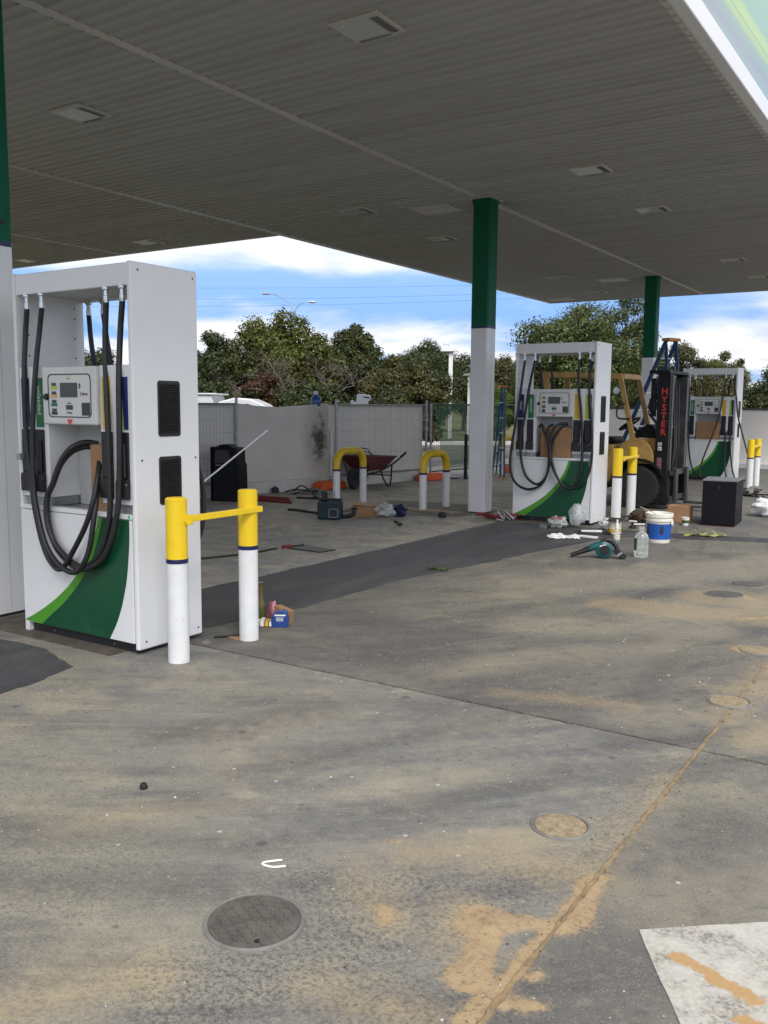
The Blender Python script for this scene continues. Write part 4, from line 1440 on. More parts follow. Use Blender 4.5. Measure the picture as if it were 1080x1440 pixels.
bollard_pair('white bollards with yellow tops joined by a yellow bar, nearest the camera', (-3.785, 3.625, 0), 0.61)
bollard_pair('linked yellow topped bollards right of the middle pump, in front of the forklift', (-3.78, 11.34, 0), 0.60)
bollard_pair('linked yellow topped bollards at the right edge, beyond the black cabinet', (-3.40, 17.8, 0), 0.62, 0.91)


def hoop(label, x, y0, dy, h=0.865):
    R = thing('hoop_barrier', label, 'hoop barrier', (x, y0, 0), 0, 'hoop barriers')
    r, br = 0.056, 0.20
    zs = h-br-r
    pts = [(0, 0, zs-0.06), (0, 0, zs)]
    for k in range(1, 9):
        a = radians(90*k/8)
        pts.append((0, br-br*cos(a), zs+br*sin(a)))
    for k in range(0, 9):
        a = radians(90*k/8)
        pts.append((0, dy-br+br*sin(a), zs+br*cos(a)))
    pts.append((0, dy, zs-0.06))
    MB().tube(pts, r, 14).build('hoop', 'hoop_yellow', R, smooth=True)
    for y in (0, dy):
        P = MB().cyl((0, y, 0), (0, y, zs-0.09), r-0.001, 14).build('post', 'bollard_white', R, smooth=True)
        MB().cyl((0, y, zs-0.09), (0, y, zs-0.06), r+0.002, 14).build('band', 'navy', P, smooth=True)
    return R


hoop('left yellow and white hoop barrier in front of the red wheelbarrow', -7.84, 10.74, 0.70)
hoop('right yellow and white hoop barrier just left of the middle column', -6.47, 10.95, 0.68)
hoop('yellow hoop barrier farthest away, half hidden behind the middle pump', -8.60, 17.95, 0.62)
# ================================================================== FORKLIFT (facing +X)
FK = thing('forklift', 'yellow and black forklift with tall mast parked between the middle and far pumps', 'forklift', (-4.08, 13.72, 0))


def wheel(root, x, y, r, w, side):
    W_ = MB().lathe([(r*0.60, -w/2), (r*0.93, -w/2), (r, -w*0.36), (r, w*0.36), (r*0.93, w/2), (r*0.60, w/2)], (x, y, r), 36, 'y').build('wheel', 'tyre', root, smooth=True)
    MB().lathe([(0.0, -w*0.30), (r*0.2, -w*0.32), (r*0.22, -w*0.18), (r*0.52, -w*0.15), (r*0.56, -w*0.42), (r*0.60, -w*0.42), (r*0.60, w*0.42), (r*0.2, w*0.42), (0, w*0.42)], (x, y, r), 28, 'y').build('rim', 'forklift_grey', W_, smooth=True)
    mb = MB()
    for k in range(26):
        a = 2*pi*k/26
        c = Vector((x+cos(a)*r*0.995, y, r+sin(a)*r*0.995))
        m = Matrix.Rotation(-a, 3, 'Y')
        mb.obox(c, (0.016, w*0.9, 0.030), m)
    mb.build('tread', 'tyre', W_)


for y in (-0.47, 0.47):
    wheel(FK, 0.0, y, 0.315, 0.20, 1)
for y in (-0.42, 0.42):
    wheel(FK, -1.38, y, 0.25, 0.17, 1)
# chassis, counterweight, cowl
MB().prism([(-0.55, 0.28), (-0.36, 0.62), (0.18, 0.70), (0.30, 0.64), (0.30, 0.36), (0.36, 0.30)], -0.36, 0.36, 'xz').build('chassis', 'forklift_black', FK, bevel=0.015)
MB().prism([(-1.18, 0.22), (-0.52, 0.26), (-0.42, 0.50), (-0.42, 0.93), (-1.18, 0.93)], -0.46, 0.46, 'xz').build('engine_cover', 'forklift_yellow', FK, bevel=0.03, seg=3)
MB().prism([(-1.86, 0.30), (-1.75, 0.20), (-1.19, 0.20), (-1.19, 0.97), (-1.55, 1.0), (-1.80, 0.86), (-1.88, 0.65)], -0.49, 0.49, 'xz').build('counterweight', 'forklift_yellow', FK, bevel=0.05, seg=3)
# rounded yellow side cowl above the front wheel
pts = [(-0.40, 0.66)]
for k in range(13):
    a = radians(180-15*k)
    pts.append((-0.08+0.30*cos(a), 0.70+0.34*sin(a) if sin(a) > 0 else 0.70))
pts += [(0.20, 0.66)]
MB().prism(pts, -0.50, -0.37, 'xz').build('cowl', 'forklift_yellow', FK, bevel=0.02)
MB().prism(pts, 0.37, 0.50, 'xz').build('cowl', 'forklift_yellow', FK, bevel=0.02)
MB().box(0.0, 0.27, -0.36, 0.36, 0.72, 1.04).build('dash_panel', 'forklift_yellow', FK, bevel=0.02)
MB().prism([(-0.22, 1.05), (0.02, 1.24), (0.10, 1.24), (0.26, 1.06), (0.26, 1.042), (-0.22, 1.042)], -0.30, 0.30, 'xz').build('dash_hood', 'forklift_black', FK, bevel=0.02)
fend = []
for k in range(11):
    a = radians(25+13*k)
    fend.append((0.40*cos(a), 0.315+0.40*sin(a)))
fend2 = [(x*1.07, (z-0.315)*1.07+0.315) for x, z in fend]
for y0 in (-0.58, 0.37):
    MB().strip(fend, fend2, y0, y0+0.21).build('fender', 'forklift_black', FK)
MB().box(-0.50, -0.30, -0.60, -0.38, 0.34, 0.37).build('step', 'forklift_black', FK)
# seat and steering
st = MB().box(-0.98, -0.48, -0.24, 0.24, 0.935, 1.04).build('seat', 'forklift_black', FK, bevel=0.04, seg=3)
MB().prism([(-1.06, 1.0), (-0.93, 1.0), (-1.0, 1.46), (-1.10, 1.46)], -0.22, 0.22, 'xz').build('seat_back', 'forklift_black', FK, bevel=0.03, seg=3)
c0 = Vector((-0.33, 0.0, 1.24))
nrm = Vector((-0.55, 0, 0.83)).normalized()
e1 = Vector((0, 1, 0))
e2 = nrm.cross(e1)
ringp = [c0+(e1*cos(2*pi*k/24)+e2*sin(2*pi*k/24))*0.17 for k in range(25)]
SW = MB().tube(ringp, 0.017, 8).build('steering_wheel', 'forklift_black', FK, smooth=True)
mb = MB()
for a in (0, 120, 240):
    mb.cyl(c0, c0+(e1*cos(radians(a))+e2*sin(radians(a)))*0.165, 0.012, 6)
mb.cyl(c0+nrm*0.02, (-0.16, 0, 1.08), 0.024, 8)
mb.build('steering_column', 'forklift_black', SW)
for y in (0.20, 0.26, 0.32):
    MB().tube([(0.05, y, 1.20), (-0.08, y, 1.36), (-0.10, y, 1.40)], [0.008, 0.008, 0.016], 8).build('lever', 'forklift_black', FK, smooth=True)
# overhead guard
G_ = 0.44
for y in (-G_, G_):
    MB().bar((-0.36, y, 1.96), (-0.13, y, 1.02), 0.045, 0.075, (1, 0, 0.3)).build('guard_leg', 'forklift_yellow', FK, bevel=0.008)
    MB().bar((-1.55, y, 1.98), (-1.42, y, 0.96), 0.05, 0.09, (1, 0, 0.3)).build('guard_leg', 'forklift_yellow', FK, bevel=0.008)
    MB().bar((-1.60, y, 2.0), (-0.32, y, 1.955), 0.055, 0.085).build('guard_rail', 'forklift_yellow', FK, bevel=0.008)
for x, z in ((-1.57, 2.0), (-0.34, 1.957)):
    MB().bar((x, -G_+0.03, z), (x, G_-0.03, z), 0.07, 0.08).build('guard_rail', 'forklift_yellow', FK, bevel=0.008)
for k in range(6):
    x = -1.38+k*0.175
    MB().bar((x, -G_+0.03, 1.985-k*0.004), (x, G_-0.03, 1.985-k*0.004), 0.025, 0.05).build('guard_slat', 'forklift_black', FK)
MB().tube(smooth_path([(-0.26, -G_-0.03, 1.55), (-0.36, -G_-0.05, 1.50), (-0.36, -G_-0.05, 1.34), (-0.18, -G_-0.03, 1.32)], 5), 0.012, 8).build('grab_handle', 'forklift_black', FK, smooth=True)
MB().lathe([(0.0, 0.03), (0.045, 0.025), (0.05, 0.0), (0.0, -0.002)], (-0.40, -0.47, 1.74), 12, 'y').build('mirror', 'chrome', FK, smooth=True)
# mast: outer channels, inner channels, cross members, carriage, forks
MH = 1.985
MA = MB().box(0.23, 0.415, -0.52, -0.44, 0.06, MH).build('mast_channel', 'forklift_black', FK, bevel=0.006)
MB().box(0.23, 0.415, 0.44, 0.52, 0.06, MH).build('mast_channel', 'forklift_black', FK, bevel=0.006)
MB().box(0.26, 0.425, -0.435, -0.36, 0.10, MH-0.02).build('mast_rail', 'forklift_grey', FK, bevel=0.006)
MB().box(0.26, 0.425, 0.36, 0.435, 0.10, MH-0.02).build('mast_rail', 'forklift_grey', FK, bevel=0.006)
MB().box(0.10, 0.40, -0.52, 0.52, MH+0.002, MH+0.05).build('mast_crosshead', 'forklift_black', FK, bevel=0.008)
MB().box(0.24, 0.30, -0.355, 0.355, 1.05, 1.18).build('mast_crosshead', 'forklift_black', FK)
MB().box(0.24, 0.30, -0.355, 0.355, 0.20, 0.36).build('mast_crosshead', 'forklift_black', FK)
for y in (-0.22, 0.22):
    MB().cyl((0.31, y, 0.15), (0.31, y, 1.80), 0.035, 12).build('lift_cylinder', 'forklift_grey', FK, smooth=True)
    MB().tube(smooth_path([(0.36, y*0.6, 1.86), (0.37, y*0.6, 1.4), (0.39, y*0.5, 0.95), (0.36, y*0.4, 0.6)], 6), 0.014, 8).build('hydraulic_hose', 'black_rubber', FK, smooth=True)
for y in (-0.08, 0.08):
    MB().box(0.33, 0.342, y-0.012, y+0.012, 0.40, 1.90).build('lift_chain', 'forklift_grey', FK)
CG = MB().box(0.43, 0.475, -0.46, 0.46, 0.12, 0.20).build('carriage', 'forklift_grey', FK, bevel=0.005)
MB().box(0.43, 0.475, -0.46, 0.46, 0.50, 0.58).build('carriage_bar', 'forklift_grey', CG, bevel=0.005)
for y in (-0.30, 0.30):
    MB().box(0.432, 0.47, y-0.05, y+0.05, 0.205, 0.495).build('carriage_plate', 'forklift_black', CG)
for y in (-0.34, 0.26):
    MB().prism([(0.48, 0.60), (0.52, 0.60), (0.525, 0.08), (1.12, 0.062), (1.14, 0.05), (0.48, 0.04)], y-0.055, y+0.055, 'xz').build('fork', 'forklift_grey', FK, bevel=0.004)
# lettering, read down the channel
for i, ch in enumerate('HYSTER'):
    text_obj('lettering', ch, 0.132, 'hyster_red', MA, face_y(0.335, -0.5215, 1.725-i*0.118), 0.0012, bold=0.0025)
MB().box(0.27, 0.325, -0.5228, -0.5202, 0.94, 0.985).build('sticker', 'print_white', MA)
MB().box(0.27, 0.325, -0.5228, -0.5202, 0.87, 0.925).build('sticker', 'print_white', MA)
MB().box(0.265, 0.33, -0.5228, -0.5202, 0.60, 0.76).build('sticker', 'pink_plastic', MA)
mb = MB()
for k in range(5):
    mb.box(0.272, 0.323, -0.5240, -0.5230, 0.615+k*0.029, 0.627+k*0.029)
mb.build('sticker_print', 'print_dark', MA)
mb = MB()
for z in (0.9475, 0.964, 0.880, 0.897):
    mb.box(0.275, 0.320, -0.5240, -0.5230, z, z+0.008)
mb.build('sticker_print', 'print_dark', MA)
MB().box(0.13, 0.20, -0.50, -0.44, 1.36, 1.92).build('work_lamp_bracket', 'forklift_black', FK)
MB().box(0.12, 0.21, -0.55, -0.505, 1.44, 1.62).build('side_marker', 'forklift_black', FK, bevel=0.01)
MB().prism([(0.14, 0.72), (0.27, 0.72), (0.27, 1.04), (0.14, 1.04)], -0.42, -0.362, 'xz').build('side_plate', 'forklift_yellow', FK)


# ================================================================== LADDERS
def step_ladder(label, apex, foot_f, foot_b, wv, n_steps):
    """A-frame: apex centre, front and back foot centres, half-width vector"""
    apex, ff, fb, wv = Vector(apex), Vector(foot_f), Vector(foot_b), Vector(wv)
    R = thing('step_ladder', label, 'ladder', (apex.x, apex.y, 0))
    o_ = Vector((apex.x, apex.y, 0))
    A = apex-o_
    F_, B_ = ff-o_, fb-o_
    for s in (-1, 1):
        MB().bar(F_+wv*s, A+wv*s*0.72, 0.028, 0.070, (F_-B_)).build('front_rail', 'ladder_blue', R, bevel=0.004)
        MB().bar(B_+wv*s, A+wv*s*0.72-Vector((0, 0, 0.06)), 0.024, 0.055, (F_-B_)).build('back_rail', 'ladder_blue', R, bevel=0.004)
        MB().obox(F_+wv*s+Vector((0, 0, 0.012)), (0.06, 0.09, 0.03)).build('rubber_foot', 'ladder_orange', R)
    for i in range(1, n_steps):
        s = i/n_steps
        c = F_.lerp(A, s)
        w = wv*(1-0.28*s)
        MB().bar(c-w*0.96, c+w*0.96, 0.075, 0.022).build('tread', 'ladder_white', R)
    for s in (0.25, 0.6):
        c = B_.lerp(A, s)
        w = wv*(1-0.28*s)
        MB().bar(c-w*0.95, c+w*0.95, 0.02, 0.035).build('brace', 'ladder_blue', R)
    MB().bar(A-wv*0.85+Vector((0, 0, 0.02)), A+wv*0.85+Vector((0, 0, 0.02)), 0.16, 0.05).build('top_cap', 'ladder_orange', R, bevel=0.01)
    return R


step_ladder('tall blue step ladder with white treads standing behind the forklift', (-4.36, 15.62, 2.62), (-5.40, 15.75, 0.0), (-4.10, 15.45, 0.0), (0.07, 0.17, 0), 9)
step_ladder('narrow blue step ladder with orange cap between middle column and second pump', (-8.20, 17.1, 1.88), (-8.12, 17.0, 0.0), (-8.75, 17.9, 0.0), (0.10, -0.12, 0), 6)

# ================================================================== BINS AND CABINET
R = thing('waste_bin', 'tall black plastic waste bin beside the mesh fence at left', 'bin', (-9.62, 10.36, 0), radians(22))
MB().prism([(-0.215, 0.0), (0.225, 0.0), (0.215, 0.56), (0.19, 0.60), (0.185, 0.80), (0.16, 0.83), (-0.19, 0.83), (-0.205, 0.60)], -0.20, 0.20, 'xz').build('body', 'bin_black', R, bevel=0.02, seg=3)
MB().box(-0.15, 0.02, -0.206, -0.199, 0.555, 0.568).build('groove', 'bin_grey', R)
MB().prism([(-0.17, 0.60), (0.08, 0.60), (0.06, 0.79), (-0.15, 0.79)], -0.2045, -0.199, 'xz').build('flap', 'vent_black', R)
MB().prism([(-0.16, 0.831), (0.10, 0.831), (0.04, 0.875), (-0.11, 0.875)], -0.14, 0.12, 'xz').build('lid_handle', 'bin_black', R, bevel=0.012)
MB().box(-0.245, -0.222, -0.19, 0.19, 0.0, 0.84).build('side_board', 'bin_black', R)

R = thing('black_cabinet', 'squat black box cabinet on the ground in front of the farthest pump', 'cabinet', (-2.628, 12.075, 0), radians(6))
MB().prism([(-0.205, -0.31), (0.20, -0.31), (0.225, 0.28), (0.21, 0.305), (-0.20, 0.305), (-0.215, 0.28)], 0.012, 0.572, 'xy').build('body', 'bin_black', R, bevel=0.010)
MB().prism([(-0.21, -0.315), (0.205, -0.315), (0.23, 0.285), (-0.22, 0.31)], 0.573, 0.588, 'xy').build('top_rim', 'bin_grey', R, bevel=0.003)
MB().box(-0.19, 0.19, -0.29, 0.27, 0.0, 0.0115).build('skid', 'red_tool', R)
MB().cyl((0.0, -0.313, 0.49), (0.0, -0.309, 0.49), 0.02, 12).build('lock', 'black_plastic', R)

# ================================================================== WHEELBARROW
R = thing('wheelbarrow', 'dark red wheelbarrow parked against the mesh fence behind the left hoop', 'wheelbarrow', (-9.206, 13.63, 0), radians(95))
# tray: loft between bottom and rim
bot = [(-0.28, -0.17, 0.31), (0.22, -0.20, 0.33), (0.22, 0.20, 0.33), (-0.28, 0.17, 0.31)]
rim = [(-0.62, -0.27, 0.60), (0.46, -0.33, 0.55), (0.46, 0.33, 0.55), (-0.62, 0.27, 0.60)]
mb = MB()
rim_i = [(x*0.975, y*0.96, z) for x, y, z in rim]
bot_i = [(x, y*0.97, z+0.012) for x, y, z in bot]
mb.add(bot+rim+rim_i+bot_i, [(0, 1, 2, 3)]+[(i, (i+1) % 4, 4+(i+1) % 4, 4+i) for i in range(4)]+[(4+i, 4+(i+1) % 4, 8+(i+1) % 4, 8+i) for i in range(4)]+[(8+i, 8+(i+1) % 4, 12+(i+1) % 4, 12+i) for i in range(4)]+[(12, 15, 14, 13)])
T_ = mb.build('tray', 'wheelbarrow_red', R)
MB().tube([Vector(p) for p in rim+rim[:1]], 0.014, 8).build('rim', 'wheelbarrow_red', T_, smooth=True)
for s in (-1, 1):
    MB().tube(smooth_path([(-0.66, 0.05*s, 0.20), (-0.42, 0.13*s, 0.24), (0.0, 0.21*s, 0.30), (0.45, 0.27*s, 0.42), (0.80, 0.29*s, 0.56)], 5), 0.018, 8).build('handle', 'dark_steel', R, smooth=True)
    MB().cyl((0.72, 0.287*s, 0.527), (0.90, 0.295*s, 0.60), 0.024, 10).build('grip', 'black_rubber', R, smooth=True)
    MB().tube(smooth_path([(0.40, 0.26*s, 0.40), (0.38, 0.26*s, 0.20), (0.34, 0.26*s, 0.03), (0.26, 0.25*s, 0.015), (0.12, 0.23*s, 0.16), (0.06, 0.22*s, 0.31)], 5), 0.016, 8).build('leg', 'dark_steel', R, smooth=True)
    MB().cyl((-0.60, 0.22*s, 0.575), (-0.60, 0.07*s, 0.18), 0.014, 8).build('front_stay', 'dark_steel', R, smooth=True)
MB().cyl((0.36, -0.26, 0.20), (0.36, 0.26, 0.20), 0.012, 8).build('cross_brace', 'dark_steel', R, smooth=True)
Wb = MB().lathe([(0.10, -0.042), (0.17, -0.045), (0.195, -0.02), (0.195, 0.02), (0.17, 0.045), (0.10, 0.042)], (-0.56, 0, 0.195), 24, 'y').build('wheel', 'tyre', R, smooth=True)
MB().lathe([(0.0, -0.05), (0.03, -0.05), (0.035, -0.02), (0.10, -0.03), (0.10, 0.03), (0.035, 0.02), (0.03, 0.05), (0.0, 0.05)], (-0.56, 0, 0.195), 20, 'y').build('rim', 'wheelbarrow_red', Wb, smooth=True)
for k, pts in enumerate(([(-0.30, 0.1, 0.56), (-0.15, 0.05, 0.66), (0.05, -0.05, 0.60)], [(-0.1, -0.1, 0.56), (-0.02, 0.0, 0.68), (-0.12, 0.1, 0.72)])):
    MB().tube(smooth_path(pts, 5), 0.010, 6).build('wire_offcut', 'dark_steel', R, smooth=True)

# ================================================================== THINGS ON THE GROUND, MIDDLE DISTANCE
o = MB().tube([(0, 0, 0), (0.0, 0.0, 0.0)] if False else [(-6.05, 5.95, 0.842), (-6.0, 7.012, 1.229)], 0.0085, 8).build('white_conduit', 'conduit_white', smooth=True)
bpy.data.objects.remove(o)
CD = thing('white_conduit', 'thin white plastic conduit leaning out diagonally beside the nearest pump', 'conduit', (-6.30, 5.0, 0))
MB().tube([(0.72, -0.62, 0.0), (0.50, 0.35, 0.52), (0.30, 2.012, 1.229)], 0.0085, 10).build('rod', 'conduit_white', CD, smooth=True)
MB().tube([(0.30, 2.012, 1.229), (0.2985, 2.024, 1.2345)], 0.0105, 10).build('end_cap', 'conduit_white', CD, smooth=True)

R = thing('site_radio', 'dark teal jobsite radio with aerials beside the left hoop barrier', 'radio', (-7.0, 9.45, 0), radians(25))
MB().box(-0.155, 0.155, -0.11, 0.11, 0.0, 0.24).build('case', 'radio_teal', R, bevel=0.025, seg=3)
MB().box(-0.115, -0.04, -0.04, 0.04, 0.242, 0.37).build('battery', 'black_plastic', R, bevel=0.01)
MB().box(-0.16, 0.16, -0.02, 0.02, 0.238, 0.275).build('handle', 'radio_teal', R, bevel=0.008)
loop = [(0.0, 0.03), (0.11, 0.03), (0.13, 0.05), (0.13, 0.13), (0.11, 0.15), (0.02, 0.15), (0.0, 0.13)]
inn = [((x-0.065)*0.8+0.065, (z-0.09)*0.8+0.09) for x, z in loop]
MB().strip(loop+loop[:1], inn+inn[:1], -0.1155, -0.1115).build('speaker_bezel', 'bin_grey', R)
MB().prism(inn, -0.1135, -0.1112, 'xz').build('speaker', 'black_plastic', R)
MB().cyl((0.05, 0, 0.24), (0.06, 0, 0.37), 0.004, 6).build('aerial', 'dark_steel', R)
MB().cyl((-0.15, 0.05, 0.26), (-0.24, 0.05, 0.285), 0.02, 8).build('knob', 'black_plastic', R)

R = thing('power_tool', 'black handled angle tool lying against the dark teal radio', 'tool', (-6.78, 9.62, 0), radians(30))
MB().tube(smooth_path([(-0.14, 0, 0.03), (-0.03, 0, 0.035), (0.03, 0, 0.07), (0.04, 0, 0.13)], 4), [0.028]*4*3+[0.02], 10).build('body', 'black_plastic', R, smooth=True)
MB().lathe([(0.0, 0.0), (0.045, 0.0), (0.05, 0.02), (0.0, 0.04)], (0.04, 0, 0.13), 12).build('head', 'black_plastic', R, smooth=True)

R = thing('cardboard_box', 'open pale cardboard box on the ground under the left hoop barrier', 'box', (-6.80, 10.02, 0), radians(35))
MB().box(-0.20, 0.20, -0.15, 0.15, 0.0, 0.15).build('carton', 'cardboard', R, bevel=0.004)
MB().obox((-0.02, -0.02, 0.162), (0.40, 0.32, 0.006), Matrix.Rotation(radians(3), 3, 'Y')).build('flap', 'cardboard_light', R)
MB().obox((0.215, 0.0, 0.13), (0.16, 0.28, 0.005), Matrix.Rotation(radians(38), 3, 'Y')).build('flap', 'cardboard_light', R)
o = crumple('parts_bag', 'bag_clear', (0.30, 0.22, 0.19), 4, loc=(-6.52, 10.02, 0), amp=0.5)
tag(o, 'clear plastic bag of parts lying against the pale cardboard box', 'bag')
o = crumple('glove', 'navy', (0.24, 0.16, 0.15), 9, loc=(-6.40, 10.20, 0.0), amp=0.6)
tag(o, 'dark blue crumpled glove behind the bag of parts', 'glove')
tag(MB().prism(ragged_poly([(-0.62, -0.10), (0.66, -0.06), (0.70, 0.10), (-0.60, 0.12)], 0.1, 0.012, 4), 0.004, 0.022, 'xy').build('timber_strip', 'timber', loc=(-6.58, 10.95, 0)), 'flat timber board lying between the two hoop barriers', 'board')
tag(MB().lathe([(0.0, 0), (0.05, 0.0), (0.06, 0.04), (0.04, 0.075), (0.0, 0.08)], (-6.43, 10.12, 0), 12).build('pipe_stub', 'dark_steel', smooth=True), 'small dark pipe stub between the radio and the right hoop', 'pipe stub')
bpy.data.objects['pipe_stub'].location = (0.55, 0.35, 0)


def rod(name, label, cat, pts, r, m):
    pts = [Vector(p) for p in pts]
    o_ = Vector((pts[0].x, pts[0].y, 0))
    o = MB().tube(smooth_path([p-o_ for p in pts], 4), r, 8).build(name, m, smooth=True)
    o.location = o_
    return tag(o, label, cat)


rod('wrench', 'dark cranked wrench on the concrete right of the cardboard box', 'wrench', [(-6.10, 9.62, 0.02), (-5.98, 9.55, 0.014), (-5.90, 9.40, 0.014), (-5.84, 9.38, 0.03)], 0.016, 'dark_steel')
rod('hammer_handle', 'dark wooden tool handle lying left of the teal radio', 'tool handle', [(-8.02, 9.82, 0.02), (-7.85, 9.85, 0.02), (-7.42, 9.72, 0.02)], 0.017, 'dark_steel')
rod('offcut_rod', 'short dark rod lying beyond the red pipes near the wall', 'rod', [(-8.98, 11.22, 0.016), (-8.72, 11.25, 0.016), (-8.40, 11.32, 0.016)], 0.016, 'dark_steel')
for k, (a, b, lab) in enumerate((((-9.30, 10.55, 0.02), (-8.55, 10.55, 0.02), 'long rust red pipe beside the black bin, nearest of the three'), ((-9.35, 10.75, 0.02), (-8.72, 10.72, 0.03), 'long rust red pipe beside the black bin, middle of the three'), ((-9.5, 10.9, 0.02), (-8.95, 10.98, 0.02), 'long rust red pipe beside the black bin, farthest of the three'))):
    rod('red_pipe', lab, 'pipe', [a, tuple((Vector(a)+Vector(b))/2), b], 0.020, 'red_tool')['group'] = 'rust red pipes'
R = thing('scrap_heap', 'tangled dark scrap wire and bracket on the ground near the wall', 'scrap', (-9.45, 11.75, 0))
for k in range(7):
    rr_ = random.Random(k+20)
    a = Vector((rr_.uniform(-0.35, 0.1), rr_.uniform(-0.2, 0.2), 0.01))
    MB().tube(smooth_path([a, a+Vector((rr_.uniform(0.1, 0.25), rr_.uniform(-0.1, 0.2), rr_.uniform(0.03, 0.14))), a+Vector((rr_.uniform(0.3, 0.6), rr_.uniform(-0.1, 0.3), 0.012))], 5), 0.012, 6).build('wire', 'dark_steel' if k % 3 else 'galv', R, smooth=True)
MB().lathe([(0.0, 0), (0.07, 0.01), (0.06, 0.08), (0.0, 0.12)], (-0.38, -0.05, 0), 10).build('bracket', 'dark_steel', R)

rod('extension_lead', 'black extension lead trailing out behind the nearest bollards', 'extension lead', [(-6.4, 5.6, 0.01), (-6.15, 6.2, 0.01), (-5.98, 6.7, 0.01), (-5.95, 7.1, 0.012)], 0.010, 'black_rubber')
R = thing('red_plug', 'small red and black tool connector at the end of the extension lead', 'connector', (-5.93, 7.2, 0), radians(70))
MB().box(-0.03, 0.10, -0.02, 0.02, 0.0, 0.035).build('body', 'red_tool', R, bevel=0.01)
MB().box(0.10, 0.24, -0.015, 0.015, 0.0, 0.025).build('bar', 'dark_steel', R, bevel=0.006)
o = MB().prism(ragged_poly([(-0.22, -0.10), (0.20, -0.12), (0.24, 0.10), (-0.18, 0.14)], 0.08, 0.02, 8), 0.003, 0.012, 'xy').build('access_plate', 'dark_steel', loc=(-5.65, 7.3, 0))
tag(o, 'flat dark steel access plate on the concrete behind the near bollards', 'plate')

# bottle and boxes behind the near bollard
R = thing('tool_tray', 'long low tray of small parts beside the far post of the near bollards', 'tray', (-3.95, 4.56, 0), radians(33))
MB().box(-0.15, 0.15, -0.05, 0.05, 0.0, 0.032).build('tray', 'black_plastic', R, bevel=0.004)
rr_ = random.Random(3)
for k in range(9):
    x = -0.13+k*0.03
    MB().box(x, x+0.024, -0.0545, 0.045, 0.006, 0.033+rr_.uniform(0.001, 0.012)).build('part_packet', rr_.choice(['paper', 'label_yellow', 'box_blue', 'print_white', 'cardboard']), R)
R = thing('glass_bottle', 'brown narrow necked bottle standing behind the near bollards', 'bottle', (-4.055, 4.66, 0))
MB().lathe([(0.0, 0.0), (0.036, 0.0), (0.038, 0.01), (0.038, 0.09), (0.034, 0.115), (0.020, 0.15), (0.017, 0.25), (0.020, 0.252), (0.020, 0.27), (0.0, 0.272)], (0, 0, 0), 18).build('glass', 'amber_glass', R, smooth=True)
MB().lathe([(0.0385, 0.03), (0.0385, 0.085)], (0, 0, 0), 18).build('label', 'weed', R, smooth=True)
o = crumple('pink_bag', 'pink_plastic', (0.10, 0.07, 0.13), 6, loc=(-3.965, 4.69, 0.0), amp=0.4, nu=14, nv=9)
tag(o, 'small pink plastic bag between the brown bottle and the blue packet', 'bag')
o = MB().obox((0, 0, 0), (0.13, 0.07, 0.09), Matrix.Rotation(radians(12), 3, 'Y')).build('cardboard_box', 'cardboard', loc=(-3.885, 4.70, 0.058))
tag(o, 'tiny crushed brown carton behind the blue packet', 'box')
R = thing('blue_packet', 'small blue hexagonal packet with white print by the near bollards', 'packet', (-3.835, 4.60, 0), radians(33))
MB().prism([(-0.05, 0.0), (0.05, 0.0), (0.065, 0.03), (0.055, 0.10), (0.03, 0.115), (-0.035, 0.10), (-0.055, 0.06)], -0.035, 0.035, 'xz').build('packet', 'box_blue', R, bevel=0.005)
MB().box(-0.030, 0.045, -0.0368, -0.0352, 0.080, 0.090).build('print_band', 'print_white', R)
mb = MB()
for k in range(3):
    mb.box(-0.02, 0.03, -0.0366, -0.0352, 0.045+k*0.01, 0.049+k*0.01)
mb.build('print_lines', 'print_white', R)
rod('bolt', 'small dark bolt on the concrete between the near bollards', 'bolt', [(-3.98, 4.12, 0.008), (-3.93, 4.18, 0.008), (-3.88, 4.25, 0.008)], 0.008, 'dark_steel')
tag(MB().prism(ragged_poly([(-0.05, -0.03), (0.06, -0.04), (0.05, 0.03), (-0.05, 0.035)], 0.03, 0.01, 2), 0.001, 0.006, 'xy').build('cardboard_scrap', 'cardboard', loc=(-3.87, 4.20, 0)), 'scrap of brown cardboard at the foot of the near bollards', 'cardboard scrap')
tag(MB().lathe([(0.0, 0.0), (0.032, 0.0), (0.03, 0.006), (0.01, 0.008), (0.008, 0.02), (0.0, 0.022)], (0, 0, 0), 14).build('washer_cap', 'iron_ring', loc=(-3.95, 4.02, 0)), 'pale washer cap lying in front of the near bollards', 'washer')

# things round the foot of the middle pump
R = thing('tool_pile', 'pile of red handled tools and fittings at the foot of the middle column', 'tools', (-5.22, 10.60, 0))
rr_ = random.Random(11)
for k in range(7):
    a = Vector((rr_.uniform(-0.22, 0.12), rr_.uniform(-0.12, 0.12), 0.025+0.01*k))
    ang = rr_.uniform(-0.3, 0.9)
    MB().bar(a, a+Vector((0.24*cos(ang), 0.24*sin(ang), rr_.uniform(-0.01, 0.02))), 0.035, 0.028).build('tool_handle', 'red_tool', R, bevel=0.008)
for k in range(9):
    a = Vector((rr_.uniform(0.0, 0.30), rr_.uniform(-0.15, 0.15), 0.02))
    MB().cyl(a, a+Vector((rr_.uniform(-0.1, 0.1), rr_.uniform(-0.1, 0.1), rr_.uniform(0.02, 0.12))), 0.013, 8).build('fitting', 'galv', R, smooth=True)
rod('red_lead', 'thin red lead running along the foot of the middle pump', 'lead', [(-5.15, 10.75, 0.012), (-4.98, 10.82, 0.014), (-4.86, 10.78, 0.012)], 0.010, 'red_tool')

